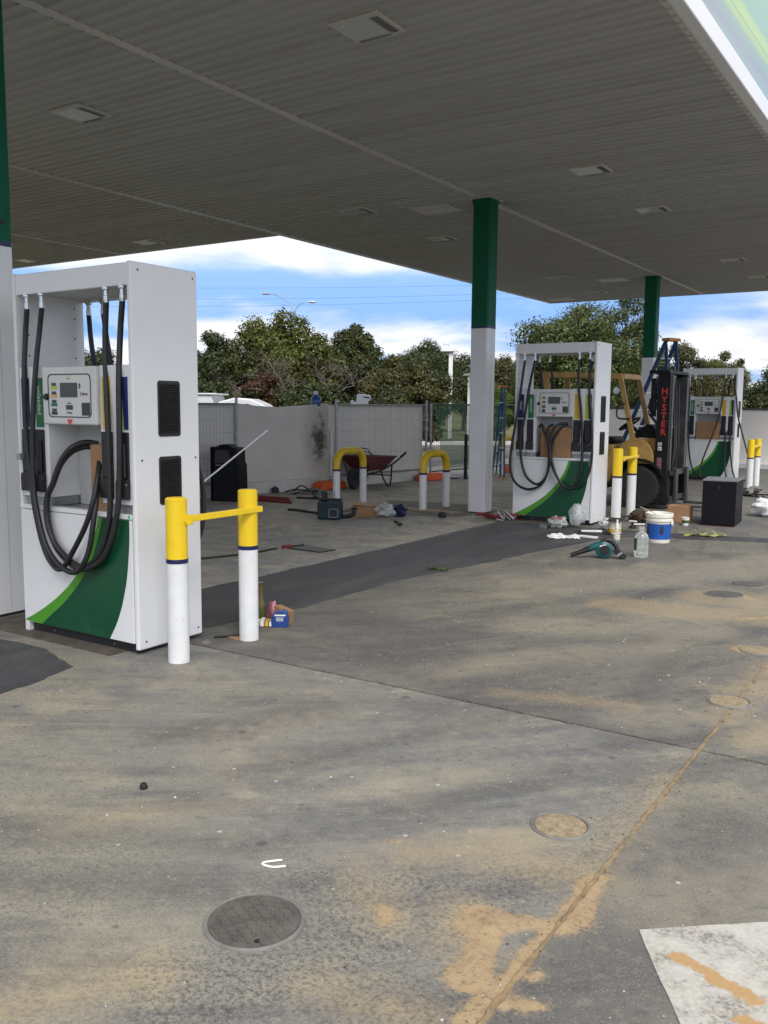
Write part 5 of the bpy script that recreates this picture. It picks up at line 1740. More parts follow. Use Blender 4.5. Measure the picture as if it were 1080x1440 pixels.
R = thing('white_rag', 'crumpled white rag on the dark asphalt before the middle pump', 'rag', (-3.82, 9.66, 0), radians(30))
vs = []
nx, ny = 26, 14
for j in range(ny+1):
    for i in range(nx+1):
        x, y = (i/nx-0.5)*0.36, (j/ny-0.5)*0.24
        e = 1+0.18*mnoise.noise(Vector((x*9, y*9, 2)))
        z = 0.012+0.055*max(0, mnoise.noise(Vector((x*11, y*11, 7)))+0.25)*(1-abs(2*i/nx-1)**4)*(1-abs(2*j/ny-1)**4)+0.012*mnoise.noise(Vector((x*40, y*40, 1)))
        vs.append((x*e, y*e, max(0.006, z)))
fs = [(j*(nx+1)+i, j*(nx+1)+i+1, (j+1)*(nx+1)+i+1, (j+1)*(nx+1)+i) for j in range(ny) for i in range(nx)]
mb = MB()
mb.add(vs, fs)
mb.build('cloth', 'rag_white', R, smooth=True)

o = crumple('plastic_bag', 'bag_clear', (0.20, 0.16, 0.31), 12, loc=(-4.02, 10.58, 0), amp=0.35, freq=1.6)
tag(o, 'clear plastic bag standing upright against the door of the middle pump', 'bag')
R = thing('parts_packet', 'clear packet with red label and small fittings before the middle pump', 'packet', (-4.20, 10.42, 0))
crumple('packet', 'bag_clear', (0.24, 0.18, 0.14), 15, R, amp=0.45)
MB().obox((0.0, -0.05, 0.125), (0.13, 0.02, 0.03), Matrix.Rotation(radians(10), 3, 'Z')).build('label', 'pink_plastic', R)
for k in range(3):
    MB().lathe([(0.012, -0.01), (0.022, -0.01), (0.022, 0.01), (0.012, 0.01)], (-0.17+0.035*k, -0.13-0.02*k, 0.023), 10, 'y').build('fitting', 'galv', R, smooth=True)
o = crumple('plastic_bag', 'bag_white', (0.22, 0.15, 0.13), 22, loc=(-3.62, 10.62, 0), amp=0.45)
tag(o, 'small white plastic bag by the right corner of the middle pump', 'bag')

R = thing('metal_can', 'open paint smeared metal can in front of the middle bollards', 'can', (-3.46, 10.36, 0))
MB().lathe([(0.0, 0.0), (0.075, 0.0), (0.078, 0.008), (0.075, 0.014), (0.075, 0.15), (0.079, 0.156), (0.074, 0.160), (0.070, 0.15), (0.070, 0.02), (0.0, 0.018)], (0, 0, 0), 22).build('body', 'paper', R, smooth=True)
MB().lathe([(0.0755, 0.02), (0.0765, 0.06)], (0, 0, 0), 22).build('label', 'label_yellow', R)
MB().obox((0.01, -0.02, 0.168), (0.17, 0.16, 0.006), Matrix.Rotation(radians(9), 3, 'X')).build('lid', 'dark_steel', R, bevel=0.002)
R = thing('caulking_gun', 'grey sealant gun lying left of the paint smeared can', 'sealant gun', (-3.66, 10.12, 0), radians(28))
MB().cyl((-0.12, 0, 0.032), (0.12, 0, 0.032), 0.027, 14).build('cartridge', 'galv', R, smooth=True)
MB().cyl((-0.20, 0, 0.032), (-0.12, 0, 0.032), 0.008, 8, 0.016).build('nozzle', 'dark_steel', R, smooth=True)
MB().bar((0.12, 0, 0.03), (0.22, -0.05, 0.018), 0.03, 0.03).build('trigger_grip', 'dark_steel', R, bevel=0.005)
o = MB().prism(ragged_poly([(-0.11, -0.03), (0.11, -0.04), (0.12, 0.03), (-0.10, 0.045)], 0.04, 0.02, 12), 0.005, 0.02, 'xy').build('paper_wrapper', 'rag_white', loc=(-3.60, 9.83, 0))
tag(o, 'torn white paper wrapper beside the white rag', 'wrapper')
R = thing('spray_bottle', 'slim clear bottle with white cap standing behind the blower', 'bottle', (-3.22, 9.72, 0))
MB().lathe([(0.0, 0.0), (0.034, 0.0), (0.037, 0.01), (0.037, 0.11), (0.028, 0.14), (0.018, 0.15)], (0, 0, 0), 16).build('bottle', 'clear_plastic', R, smooth=True)
MB().lathe([(0.020, 0.151), (0.020, 0.20), (0.012, 0.205), (0.012, 0.25), (0.0, 0.252)], (0, 0, 0), 14).build('cap', 'print_white', R, smooth=True)
MB().lathe([(0.0378, 0.03), (0.0378, 0.08)], (0, 0, 0), 16).build('label', 'paper', R, smooth=True)
R = thing('tap_fitting', 'small grey metal tap fitting at the foot of the middle bollards', 'fitting', (-3.42, 10.92, 0))
MB().lathe([(0.0, 0), (0.045, 0.0), (0.045, 0.03), (0.02, 0.04), (0.02, 0.08), (0.0, 0.082)], (0, 0, 0), 12).build('base', 'dark_steel', R, smooth=True)
MB().cyl((0, 0, 0.05), (0.14, 0.05, 0.055), 0.018, 8).build('spout', 'galv', R, smooth=True)
MB().box(-0.05, 0.05, -0.012, 0.012, 0.082, 0.10).build('handle', 'bag_white', R, bevel=0.004)
o = crumple('dirt_clump', 'soil', (0.30, 0.20, 0.12), 31, loc=(-3.55, 11.62, 0), amp=0.75, freq=3.2)
tag(o, 'clump of dark soil against the foot of the middle bollards', 'soil clump')
R = thing('tape_measure', 'small black tape measure on the ground left of the blue bucket', 'tape measure', (-3.05, 10.55, 0))
MB().prism([(-0.05, 0.0), (0.05, 0.0), (0.05, 0.035), (0.02, 0.06), (-0.04, 0.06), (-0.05, 0.04)], -0.025, 0.025, 'xz').build('case', 'black_plastic', R, bevel=0.006)
MB().box(-0.02, 0.02, -0.0268, -0.0252, 0.015, 0.045).build('face', 'galv', R)

# bucket
R = thing('paint_bucket', 'blue labelled white paint bucket with a stirring stick across its rim', 'bucket', (-2.835, 10.0, 0))
MB().lathe([(0.0, 0.0), (0.118, 0.0), (0.122, 0.01), (0.133, 0.24), (0.147, 0.242), (0.148, 0.262), (0.138, 0.264), (0.138, 0.285), (0.150, 0.287), (0.151, 0.325), (0.145, 0.33), (0.138, 0.325), (0.130, 0.27), (0.0, 0.26)], (0, 0, 0), 34).build('pail', 'bucket_white', R, smooth=True)
MB().lathe([(0.1238, 0.04), (0.1325, 0.215)], (0, 0, 0), 34).build('label', 'bucket_blue', R, smooth=True)
mb = MB()
for a0, a1, z0, z1 in ((-2.95, -2.45, 0.045, 0.16), (-1.2, -0.9, 0.10, 0.19)):
    n = 6
    vs = []
    for zi in (0, 1):
        for k in range(n+1):
            a = a0+(a1-a0)*k/n
            z = (z0, z1)[zi]-(0.03*sin(k*1.9) if zi else 0)
            r_ = 0.1238+(z-0.04)*0.0497+0.0012
            vs.append((r_*cos(a), r_*sin(a), z))
    mb.add(vs, [(k, k+1, n+2+k, n+1+k) for k in range(n)])
mb.build('paint_drips', 'paint_stain', R)
for s in (-1, 1):
    MB().lathe([(0.0, 0.0), (0.03, 0.0), (0.03, 0.012), (0.0, 0.014)], (0.14*s, 0, 0.22), 12, 'x').build('handle_ear', 'bucket_white', R)
MB().tube(smooth_path([(0.15, 0.0, 0.22), (0.17, 0.06, 0.16), (0.14, 0.14, 0.10), (0.0, 0.19, 0.06), (-0.14, 0.14, 0.10), (-0.17, 0.06, 0.16), (-0.15, 0, 0.22)], 5), 0.004, 6).build('bail_handle', 'galv', R, smooth=True)
MB().bar((-0.215, -0.03, 0.385), (-0.04, 0.02, 0.31), 0.018, 0.008).build('stirring_stick', 'timber', R)

# water bottle
R = thing('water_bottle', 'large clear plastic water bottle standing right of the blower', 'bottle', (-2.68, 8.86, 0))
MB().lathe([(0.0, 0.006), (0.062, 0.0), (0.070, 0.012), (0.070, 0.06), (0.067, 0.066), (0.070, 0.072), (0.070, 0.12), (0.067, 0.126), (0.070, 0.132), (0.070, 0.20), (0.055, 0.235), (0.025, 0.262), (0.022, 0.285)], (0, 0, 0), 24).build('bottle', 'clear_plastic', R, smooth=True)
MB().lathe([(0.0, 0.31), (0.026, 0.308), (0.026, 0.2855), (0.0, 0.285)], (0, 0, 0), 16).build('cap', 'clear_plastic', R, smooth=True)
mb = MB()
for k in range(5):
    a = radians(205+k*9)
    b = radians(205+(k+1)*9)
    mb.add([(0.0712*cos(a), 0.0712*sin(a), 0.075), (0.0712*cos(b), 0.0712*sin(b), 0.075), (0.0712*cos(b), 0.0712*sin(b), 0.195), (0.0712*cos(a), 0.0712*sin(a), 0.195)], [(0, 1, 2, 3)])
mb.build('label', 'weed', R)

# cordless blower
R = thing('blower', 'teal and black cordless blower lying on the concrete', 'blower', (-2.98, 8.56, 0), radians(26))
MB().lathe([(0.0, -0.05), (0.06, -0.05), (0.082, -0.035), (0.085, 0.0), (0.082, 0.035), (0.06, 0.05), (0.0, 0.05)], (0.02, 0, 0.088), 24, 'y').build('fan_housing', 'teal_plastic', R, smooth=True)
MB().lathe([(0.0, -0.056), (0.05, -0.054), (0.052, -0.0495), (0.0, -0.049)], (0.02, 0, 0.088), 20, 'y').build('intake_grille', 'black_plastic', R, smooth=True)
MB().tube([(0.03, 0.0, 0.135), (-0.06, 0, 0.122), (-0.12, 0, 0.095)], [0.045, 0.040, 0.030], 14).build('air_duct', 'teal_plastic', R, smooth=True)
MB().tube([(-0.12, 0, 0.095), (-0.21, 0, 0.057), (-0.305, 0, 0.022)], [0.031, 0.024, 0.020], 14).build('nozzle', 'black_plastic', R, smooth=True)
MB().tube(smooth_path([(-0.01, 0, 0.160), (0.05, 0, 0.188), (0.10, 0, 0.165), (0.15, 0, 0.10), (0.165, 0, 0.065)], 4), 0.023, 10).build('handle', 'black_plastic', R, smooth=True)
MB().obox((0.175, 0, 0.052), (0.13, 0.075, 0.062), Matrix.Rotation(radians(38), 3, 'Y')).build('battery', 'black_plastic', R, bevel=0.008)
MB().obox((0.168, -0.039, 0.052), (0.06, 0.003, 0.020), Matrix.Rotation(radians(-38), 3, 'Y')).build('battery_label', 'galv', R)
MB().obox((0.0, -0.0515, 0.135), (0.06, 0.003, 0.010), Matrix.Rotation(radians(-15), 3, 'Y')).build('logo_band', 'print_white', R)

# strap, cup, cartons
R = thing('lime_strap', 'faded lime webbing strap crumpled on the asphalt right of the bucket', 'strap', (-2.50, 10.72, 0), radians(25))
for k, pts in enumerate(([(-0.24, 0, 0.012), (-0.10, 0.02, 0.03), (0.05, -0.02, 0.018), (0.20, 0.03, 0.03), (0.25, 0.02, 0.012)], [(-0.18, 0.05, 0.015), (-0.12, 0.04, 0.08), (-0.05, 0.0, 0.02), (0.08, 0.06, 0.06), (0.16, 0.05, 0.012)])):
    P = smooth_path(pts, 6)
    mb = MB()
    vs = []
    for q, p in enumerate(P):
        w = 0.028+0.012*sin(q*0.7+k)
        vs += [p+Vector((0, w, 0.008*sin(q))), p-Vector((0, w, 0.008*sin(q))), p-Vector((0, w, 0.008*sin(q)))+Vector((0, 0, -0.004)), p+Vector((0, w, 0.008*sin(q)))+Vector((0, 0, -0.004))]
    n = len(P)
    fs = []
    for q in range(n-1):
        for e in range(4):
            fs.append((q*4+e, q*4+(e+1) % 4, (q+1)*4+(e+1) % 4, (q+1)*4+e))
    mb.add(vs, fs)
    mb.build('webbing', 'strap_lime', R, smooth=True)
tag(MB().box(-0.14, 0.14, -0.10, 0.10, 0, 0.22).build('cardboard_box', 'cardboard', loc=(-3.12, 11.95, 0), bevel=0.004), 'brown cardboard carton on the ground left of the black cabinet', 'box')
R = thing('paper_cup', 'pale green paper cup on the ground against the black cabinet', 'cup', (-2.96, 11.62, 0))
MB().lathe([(0.0, 0.0), (0.036, 0.0), (0.050, 0.10), (0.053, 0.102), (0.049, 0.104), (0.035, 0.01), (0.0, 0.008)], (0, 0, 0), 18).build('cup', 'bag_white', R, smooth=True)
MB().lathe([(0.0405, 0.03), (0.046, 0.07)], (0, 0, 0), 18).build('print_band', 'weed', R, smooth=True)
o = crumple('plastic_bag', 'bag_white', (0.38, 0.30, 0.24), 41, loc=(-2.30, 13.25, 0), amp=0.35, freq=2.0, nu=24, nv=14)
tag(o, 'bulging white plastic bag on the ground at the right edge', 'bag')
o = crumple('rubble_pile', 'iron_ring', (0.42, 0.34, 0.16), 44, loc=(-3.02, 16.2, 0), amp=0.7, freq=3)
tag(o, 'grey rubble pile on the ground beyond the black cabinet', 'rubble')
o = crumple('plastic_sheet', 'bag_white', (0.6, 0.22, 0.10), 52, loc=(-8.80, 16.35, 0), rz=radians(60), amp=0.6, freq=3)
tag(o, 'crumpled white plastic sheeting at the foot of the green fence', 'plastic sheet')

# small marks in the foreground
o = MB().lathe([(0.0, 0.0), (0.014, 0.0), (0.017, 0.008), (0.012, 0.022), (0.0, 0.026)], (0, 0, 0), 10).build('black_grommet', 'black_rubber', smooth=True, loc=(-2.611, 2.299, 0))
tag(o, 'small black rubber grommet lying alone on the foreground concrete', 'grommet')
rod('white_cable_tie', 'short curled white cable tie on the concrete above the near manhole cover', 'cable tie', [(-1.80, 2.165, 0.006), (-1.838, 2.128, 0.004), (-1.838, 2.110, 0.004), (-1.80, 2.115, 0.004), (-1.765, 2.140, 0.006)], 0.0035, 'conduit_white')
R = thing('weed_tuft', 'small tuft of dark weed on the edge of the asphalt strip', 'weed', (-3.99, 7.04, 0))
mb = MB()
rr_ = random.Random(8)
for k in range(60):
    a = rr_.uniform(0, 2*pi)
    L = rr_.uniform(0.02, 0.055)
    b = Vector((rr_.uniform(-0.09, 0.09), rr_.uniform(-0.035, 0.035), 0.002))
    tp = b+Vector((cos(a)*L, sin(a)*L, L*0.7))
    s = Vector((-sin(a), cos(a), 0))*0.006
    mb.add([b-s, b+s, tp], [(0, 1, 2)])
tag(mb.build('blades', 'weed', R), kind='stuff')


# ------------------------------------------------------------------ covers in the ground
def manhole(label, x, y, r, kind, rz=0):
    R = thing('manhole_cover', label, 'manhole cover', (x, y, 0), rz, 'round covers set in the concrete')
    MB().lathe([(r-0.012, -0.005), (r-0.010, 0.006), (r-0.004, 0.0075), (r+0.002, 0.004), (r+0.004, -0.005)], (0, 0, 0), 44).build('ring', 'iron_ring', R, smooth=True)
    if kind == 'tread':
        MB().lathe([(r-0.0135, -0.004), (r-0.0135, 0.0045), (0.0, 0.0046)], (0, 0, 0), 44).build('lid', 'iron_cover', R)
        mb = MB()
        p = 0.0205
        n = int(r/p)+1
        for i in range(-n, n+1):
            for j in range(-n, n+1):
                cx_, cy_ = i*p, j*p
                if math.hypot(cx_, cy_) > r-0.024 or math.hypot(cx_-0.045, cy_+0.095) < 0.018:
                    continue
                a = radians(45 if (i+j) % 2 else -45)
                mb.obox((cx_, cy_, 0.0062), (0.0235, 0.0062, 0.0036), Matrix.Rotation(a, 3, 'Z'))
        tag(mb.build('tread_pattern', 'iron_cover', R), kind='stuff')
        MB().lathe([(0.0, 0.0052), (0.0095, 0.0052), (0.0095, 0.0047)], (0.045, -0.095, 0), 14).build('lifting_hole', 'vent_black', R)
    elif kind == 'sand':
        MB().lathe([(r-0.0135, -0.004), (r-0.0135, 0.0045), (r*0.5, 0.007), (0.0, 0.0075)], (0, 0, 0), 36).build('sand_fill', 'dusty_sand', R, smooth=True)
    else:
        MB().lathe([(r-0.0135, -0.004), (r-0.0135, 0.004), (0.0, 0.0042)], (0, 0, 0), 36).build('lid', 'iron_cover', R)
        mb = MB()
        for i in range(-5, 6):
            yy = i*r/6
            L = sqrt(max(0, (r-0.03)**2-yy*yy))
            mb.box(-L, L, yy-0.006, yy+0.006, 0.0045, 0.0075)
        mb.build('lid_ribs', 'iron_cover', R)
    return R


manhole('iron manhole cover with tread pattern, nearest the camera in the foreground', -1.646, 1.852, 0.146, 'tread', radians(20))
manhole('round sand filled cover in the concrete left of the long joint', -1.131, 2.917, 0.106, 'sand')
manhole('round sand filled cover sitting right on the long joint', -0.935, 4.70, 0.108, 'sand')
manhole('round sandy cover at the right edge beyond the joint crossing', -1.00, 5.82, 0.115, 'sand')
manhole('round ribbed iron cover in the sandy patch at right', -1.569, 7.45, 0.150, 'ribs', radians(30))
manhole('round ribbed iron cover farthest away at right, behind the sandy patch', -1.50, 8.0, 0.150, 'ribs', radians(30))

# loose grit on the concrete, too fine to count
mb = MB()
rr_ = random.Random(77)
for k in range(900):
    tt = rr_.random()**0.6
    y = 1.3+tt*7.0
    x = rr_.uniform(-2.9, -0.35)-0.12*(y-1.3)
    s = rr_.uniform(0.0012, 0.0042)
    if rr_.random() < 0.04:
        s *= 1.9
    v = [Vector((rr_.uniform(-1, 1), rr_.uniform(-1, 1), rr_.uniform(0, 0.9)))*s for _ in range(4)]
    v = [Vector((s, 0, 0)), Vector((-s*0.6, s*0.8, 0)), Vector((-s*0.5, -s*0.9, 0)), Vector((0, 0, s*0.9))]
    a = rr_.uniform(0, 6.28)
    M_ = Matrix.Rotation(a, 3, 'Z')
    c = Vector((x, y, 0.0015))
    mb.add([c+M_ @ q for q in v], [(0, 1, 3), (1, 2, 3), (2, 0, 3), (0, 2, 1)])
tag(mb.build('grit', 'cement_smear'), 'loose pale grit scattered over the foreground concrete', 'grit', kind='stuff')
mb = MB()
for k in range(420):
    tt = rr_.random()**0.6
    y = 1.3+tt*6.0
    x = rr_.uniform(-2.9, -0.35)-0.12*(y-1.3)
    if rr_.random() < 0.5:
        x = -0.9+rr_.gauss(0, 0.10)
    s = rr_.uniform(0.0014, 0.0045)
    v = [Vector((s, 0, 0)), Vector((-s*0.6, s*0.8, 0)), Vector((-s*0.5, -s*0.9, 0)), Vector((0, 0, s*0.9))]
    M_ = Matrix.Rotation(rr_.uniform(0, 6.28), 3, 'Z')
    c = Vector((x, y, 0.0015))
    mb.add([c+M_ @ q for q in v], [(0, 1, 3), (1, 2, 3), (2, 0, 3), (0, 2, 1)])
tag(mb.build('grit', 'soil'), 'loose dark grit scattered along the joint and foreground concrete', 'grit', kind='stuff')
# ================================================================== BEYOND THE FENCE
# white utility vehicle parked behind the wall
V = thing('utility_vehicle', 'white utility vehicle with box canopy, only its roofs showing over the wall', 'vehicle', (-15.05, 16.75, 0), radians(33))
V.scale = (1.05, 1.05, 1.03)
MB().prism([(-2.6, 0.95), (-2.52, 1.66), (-0.62, 1.66), (-0.56, 1.42), (-0.60, 0.95)], -0.80, 0.80, 'xz').build('canopy_box', 'vehicle_white', V, bevel=0.03)
MB().box(-2.56, -0.50, -0.84, 0.84, 1.662, 1.70).build('canopy_lid', 'vehicle_white', V, bevel=0.012)
MB().prism([(-0.5, 0.9), (-0.48, 1.50), (-0.10, 1.60), (0.25, 1.575), (0.52, 1.46), (1.15, 0.98), (1.15, 0.9)], -0.74, 0.74, 'xz').build('cab', 'vehicle_white', V, bevel=0.05, seg=3)
for s in (-1, 1):
    MB().prism([(-0.42, 1.02), (-0.40, 1.44), (0.20, 1.46), (0.50, 1.36), (0.88, 1.02)], 0.742*s-0.003, 0.742*s+0.003, 'xz').build('side_window', 'vehicle_glass', V)
MB().prism([(-2.7, 0.45), (-2.7, 0.94), (1.15, 0.88), (2.25, 0.86), (2.42, 0.72), (2.42, 0.40)], -0.86, 0.86, 'xz').build('body', 'vehicle_white', V, bevel=0.05, seg=3)
for x in (-1.75, 1.45):
    for s in (-1, 1):
        Wh = MB().lathe([(0.20, -0.11), (0.33, -0.11), (0.36, -0.07), (0.36, 0.07), (0.33, 0.11), (0.20, 0.11)], (x, 0.80*s, 0.36), 24, 'y').build('wheel', 'tyre', V, smooth=True)
        MB().lathe([(0.0, -0.06), (0.20, -0.09), (0.20, 0.09), (0.0, 0.06)], (x, 0.80*s, 0.36), 20, 'y').build('rim', 'galv', Wh, smooth=True)

# white moulded cowling and its pale roof, behind the middle fence panel
V = thing('white_cowling', 'white moulded plastic cowling showing over the wall left of the middle column', 'cowling', (-10.55, 15.35, 1.30), radians(33))
MB().prism([(-0.20, 0.0), (-0.19, 0.24), (-0.12, 0.26), (-0.10, 0.42), (0.05, 0.415), (0.16, 0.40), (0.19, 0.37), (0.18, 0.30), (0.12, 0.27), (0.13, 0.20), (0.42, 0.185), (0.40, 0.0)], -0.14, 0.14, 'xz').build('shell', 'vehicle_white', V, bevel=0.03, seg=3)
MB().prism([(0.03, 0.372), (0.15, 0.360), (0.165, 0.335), (0.03, 0.345)], -0.1425, -0.1405, 'xz').build('air_slot', 'vent_black', V)
MB().box(-0.235, -0.17, -0.10, 0.10, 0.20, 0.29).build('clamp', 'vehicle_white', V, bevel=0.02)
MB().box(-0.35, 0.55, -0.16, 0.16, -1.28, 0.0).build('stand', 'inner_grey', V)

# blue water container on the wall
V = thing('water_container', 'blue tinted water container with white cap standing on top of the wall', 'container', (-9.84, 12.85, 1.468))
MB().lathe([(0.0, 0.0), (0.085, 0.0), (0.09, 0.012), (0.09, 0.10), (0.082, 0.15), (0.045, 0.19), (0.040, 0.205)], (0, 0, 0), 20).build('bottle', 'water_blue', V, smooth=True)
MB().lathe([(0.040, 0.206), (0.042, 0.27), (0.0, 0.272)], (0, 0, 0), 16).build('cap', 'bag_white', V, smooth=True)

# lamp posts
L_ = thing('lamp_post', 'white square lamp post with box head standing on the grass verge', 'lamp post', (-19.95, 36.1, 0), radians(33))
MB().box(-0.09, 0.09, -0.09, 0.09, 0.0, 3.92).build('pole', 'lamp_white', L_, bevel=0.01)
MB().box(-0.46, 0.16, -0.26, 0.26, 3.921, 4.17).build('lamp_head', 'lamp_white', L_, bevel=0.02)
MB().box(-0.42, 0.12, -0.22, 0.22, 3.905, 3.92).build('diffuser', 'fixture_lens', L_)
L_ = thing('lamp_post', 'thin white lamp post half hidden behind the middle column', 'lamp post', (-21.25, 40.4, 0), radians(33))
MB().box(-0.07, 0.07, -0.07, 0.07, 0.0, 3.0).build('pole', 'lamp_white', L_, bevel=0.01)
MB().prism([(-0.34, 3.0), (0.16, 3.0), (0.10, 3.10), (-0.20, 3.10)], -0.18, 0.18, 'xz').build('lamp_head', 'galv', L_)

L_ = thing('street_light', 'tall double armed street light rising behind the trees', 'street light', (-28.85, 35.95, 0))
MB().cyl((0, 0, 0), (0, 0, 6.1), 0.10, 10, 0.06).build('pole', 'galv', L_, smooth=True)
for sgn, end in ((-1, (-1.15, -0.62, 7.02)), (1, (0.55, 0.45, 6.62))):
    MB().tube(smooth_path([(0, 0, 6.1), (-0.22*abs(end[0]) if sgn < 0 else 0.1, -0.1 if sgn < 0 else 0.1, 6.5 if sgn < 0 else 6.4), (end[0]*0.6, end[1]*0.6, end[2]-0.12 if sgn < 0 else end[2]-0.04), end], 6), 0.022, 8).build('arm', 'galv', L_, smooth=True)
    c = Vector(end)
    d = Vector((end[0], end[1], 0)).normalized()
    MB().bar(c, c+d*0.34, 0.16, 0.10).build('lamp_head', 'galv', L_, bevel=0.03)

for k, (a, b, sag) in enumerate((((-58.0, 35.3, 9.3), (-20.0, 60.3, 9.9), 0.35), ((-58.0, 35.3, 8.5), (-20.0, 60.3, 9.4), 0.40), ((-58.0, 35.3, 8.0), (-20.0, 60.3, 9.1), 0.45))):
    a, b = Vector(a), Vector(b)
    pts = []
    for i in range(21):
        s = i/20
        p = a.lerp(b, s)
        p.z -= sag*4*s*(1-s)
        pts.append(p-Vector((a.x, a.y, 0)))
    o = MB().tube(pts, 0.007, 5).build('overhead_cable', 'cable', loc=(a.x, a.y, 0))
    tag(o, ('highest', 'middle', 'lowest')[k]+' of three thin overhead power cables crossing the blue sky', 'cable', 'overhead power cables')


# ------------------------------------------------------------------ trees
def tube_np(mb, a, b, r0, r1, n=5):
    mb.tube([a, b], [r0, r1], n, cap=False)


def foliage(centres, n_leaf, size, rng, loose=1.0):
    """leaf blades spread through clumps; returns verts, faces arrays"""
    C = np.array([c[:3] for c in centres])
    Rr = np.array([c[3] for c in centres])
    w = Rr**2
    idx = rng.choice(len(C), n_leaf, p=w/w.sum())
    d = rng.normal(size=(n_leaf, 3))
    d /= np.linalg.norm(d, axis=1, keepdims=True)
    rad = Rr[idx]*(0.40+0.62*rng.random(n_leaf)**0.6+np.where(rng.random(n_leaf) < 0.14, 0.26*rng.random(n_leaf), 0.0))
    rad = rad*(1+(loose-1)*rng.random(n_leaf))
    P = C[idx]+d*rad[:, None]*np.array([1, 1, 0.85])
    # blades face outwards from their clump, tilted at random, so clumps shade as masses
    nrm_ = d*0.9+np.array([0, 0, 0.35])+rng.normal(size=(n_leaf, 3))*0.45
    nrm_ /= np.linalg.norm(nrm_, axis=1, keepdims=True)
    ax = np.cross(nrm_, rng.normal(size=(n_leaf, 3)))
    ax /= np.linalg.norm(ax, axis=1, keepdims=True)
    sd_ = np.cross(nrm_, ax)
    L = size*(0.6+0.8*rng.random(n_leaf))
    deep = rad < Rr[idx]*0.72
    L = np.where(deep, L*1.7, L)
    Wd = L*(0.26+0.2*rng.random(n_leaf))
    V_ = np.empty((n_leaf, 4, 3))
    V_[:, 0] = P-ax*L[:, None]*0.5
    V_[:, 1] = P+sd_*Wd[:, None]
    V_[:, 2] = P+ax*L[:, None]*0.5
    V_[:, 3] = P-sd_*Wd[:, None]
    return V_.reshape(-1, 3)


def leaf_mesh(name, V_, material, parent):
    n = len(V_)//4
    me = bpy.data.meshes.new(name)
    me.vertices.add(len(V_))
    me.vertices.foreach_set('co', V_.astype(np.float32).ravel())
    me.loops.add(len(V_))
    me.loops.foreach_set('vertex_index', np.arange(len(V_), dtype=np.int32))
    me.polygons.add(n)
    me.polygons.foreach_set('loop_start', np.arange(0, 4*n, 4, dtype=np.int32))
    me.polygons.foreach_set('loop_total', np.full(n, 4, dtype=np.int32))
    me.update(calc_edges=True)
    me.materials.append(MAT[material])
    o = bpy.data.objects.new(name, me)
    COL.objects.link(o)
    o.parent = parent
    return o


def tree(name, label, cat, x, y, rad, h, z0, material, n_leaf, seed, size=0.14, shape='round', clumps=64, second=None, trunk_r=0.11, airy=False, group='trees beyond the fence'):
    rng = np.random.default_rng(seed)
    R = thing(name, label, cat, (x, y, 0), 0, group)
    cs = []
    zc, hz_ = (z0+h)/2, (h-z0)/2
    tries = 0
    while len(cs) < clumps and tries < 4000:
        tries += 1
        d = rng.normal(size=3)
        d /= np.linalg.norm(d)
        k = rng.uniform(0.50, 0.88) if not airy else rng.uniform(0.5, 1.0)
        if shape == 'umbrella':
            d[2] = abs(d[2])*0.9
            px, py, pz = d[0]*rad*k, d[1]*rad*k, z0+(h-z0)*d[2]*k
        else:
            px, py, pz = d[0]*rad*k, d[1]*rad*k, zc+d[2]*hz_*k
        cr = rad*rng.uniform(0.13, 0.36) if not airy else rad*rng.uniform(0.12, 0.24)
        pz = min(pz, h-cr*0.8)
        cs.append((px, py, max(pz, 0.3), cr))
    # one clump marks the top so that the height holds
    cs.append((rng.uniform(-.15, .15)*rad, rng.uniform(-.15, .15)*rad, h-rad*0.2, rad*0.24))
    for _ in range(0 if airy else 12):
        cs.append((rng.uniform(-.45, .45)*rad, rng.uniform(-.45, .45)*rad, rng.uniform(z0+.2*(h-z0), z0+.7*(h-z0)), rad*0.36))
    n_leaf = int(n_leaf*3.4)
    size *= 0.62
    V_ = foliage(cs, n_leaf, size, rng, 2.0 if airy else 1.0)
    leaf_mesh('crown', V_, material, R)
    if second:
        m2, frac = second
        sub = [cs[i] for i in rng.choice(len(cs), max(2, int(len(cs)*frac)), replace=False)]
        lz = 2.0 if airy else 1.0
        sub = [(c[0]*1.06, c[1]*1.06, c[2]-0.05, c[3]*0.8) for c in sub]
        leaf_mesh('crown_patch', foliage(sub, int(n_leaf*frac*0.8), size, rng, lz), m2, R)
    mb = MB()
    top = Vector((0.1*rad, 0, z0+0.45*(h-z0)))
    mb.tube(smooth_path([(0, 0, -0.1), (0.05*rad, 0.03*rad, top.z*0.5), tuple(top)], 4), [trunk_r*(1-0.07*i) for i in range(9)], 8)
    mb.build('trunk', 'bark', R, smooth=True)
    mb = MB()
    for i in rng.choice(len(cs), min(len(cs), 18), replace=False):
        c = Vector(cs[i][:3])
        st = Vector((0.04*rad, 0.02*rad, min(top.z, max(0.3, c.z*0.55))))
        mid_ = st.lerp(c, 0.5)+Vector((rng.uniform(-.1, .1)*rad, rng.uniform(-.1, .1)*rad, 0.08*rad))
        mb.tube(smooth_path([st, mid_, c], 3), [trunk_r*0.5, trunk_r*0.44, trunk_r*0.36, trunk_r*0.3, trunk_r*0.24, trunk_r*0.18, trunk_r*0.1], 5, cap=False)
        if airy:
            for q in range(3):
                e_ = c+Vector(rng.normal(size=3))*cs[i][3]*0.8
                mb.tube([mid_.lerp(c, 0.7), e_], [trunk_r*0.14, trunk_r*0.04], 4, cap=False)
    mb.build('limbs', 'bark', R, smooth=True)
    return R


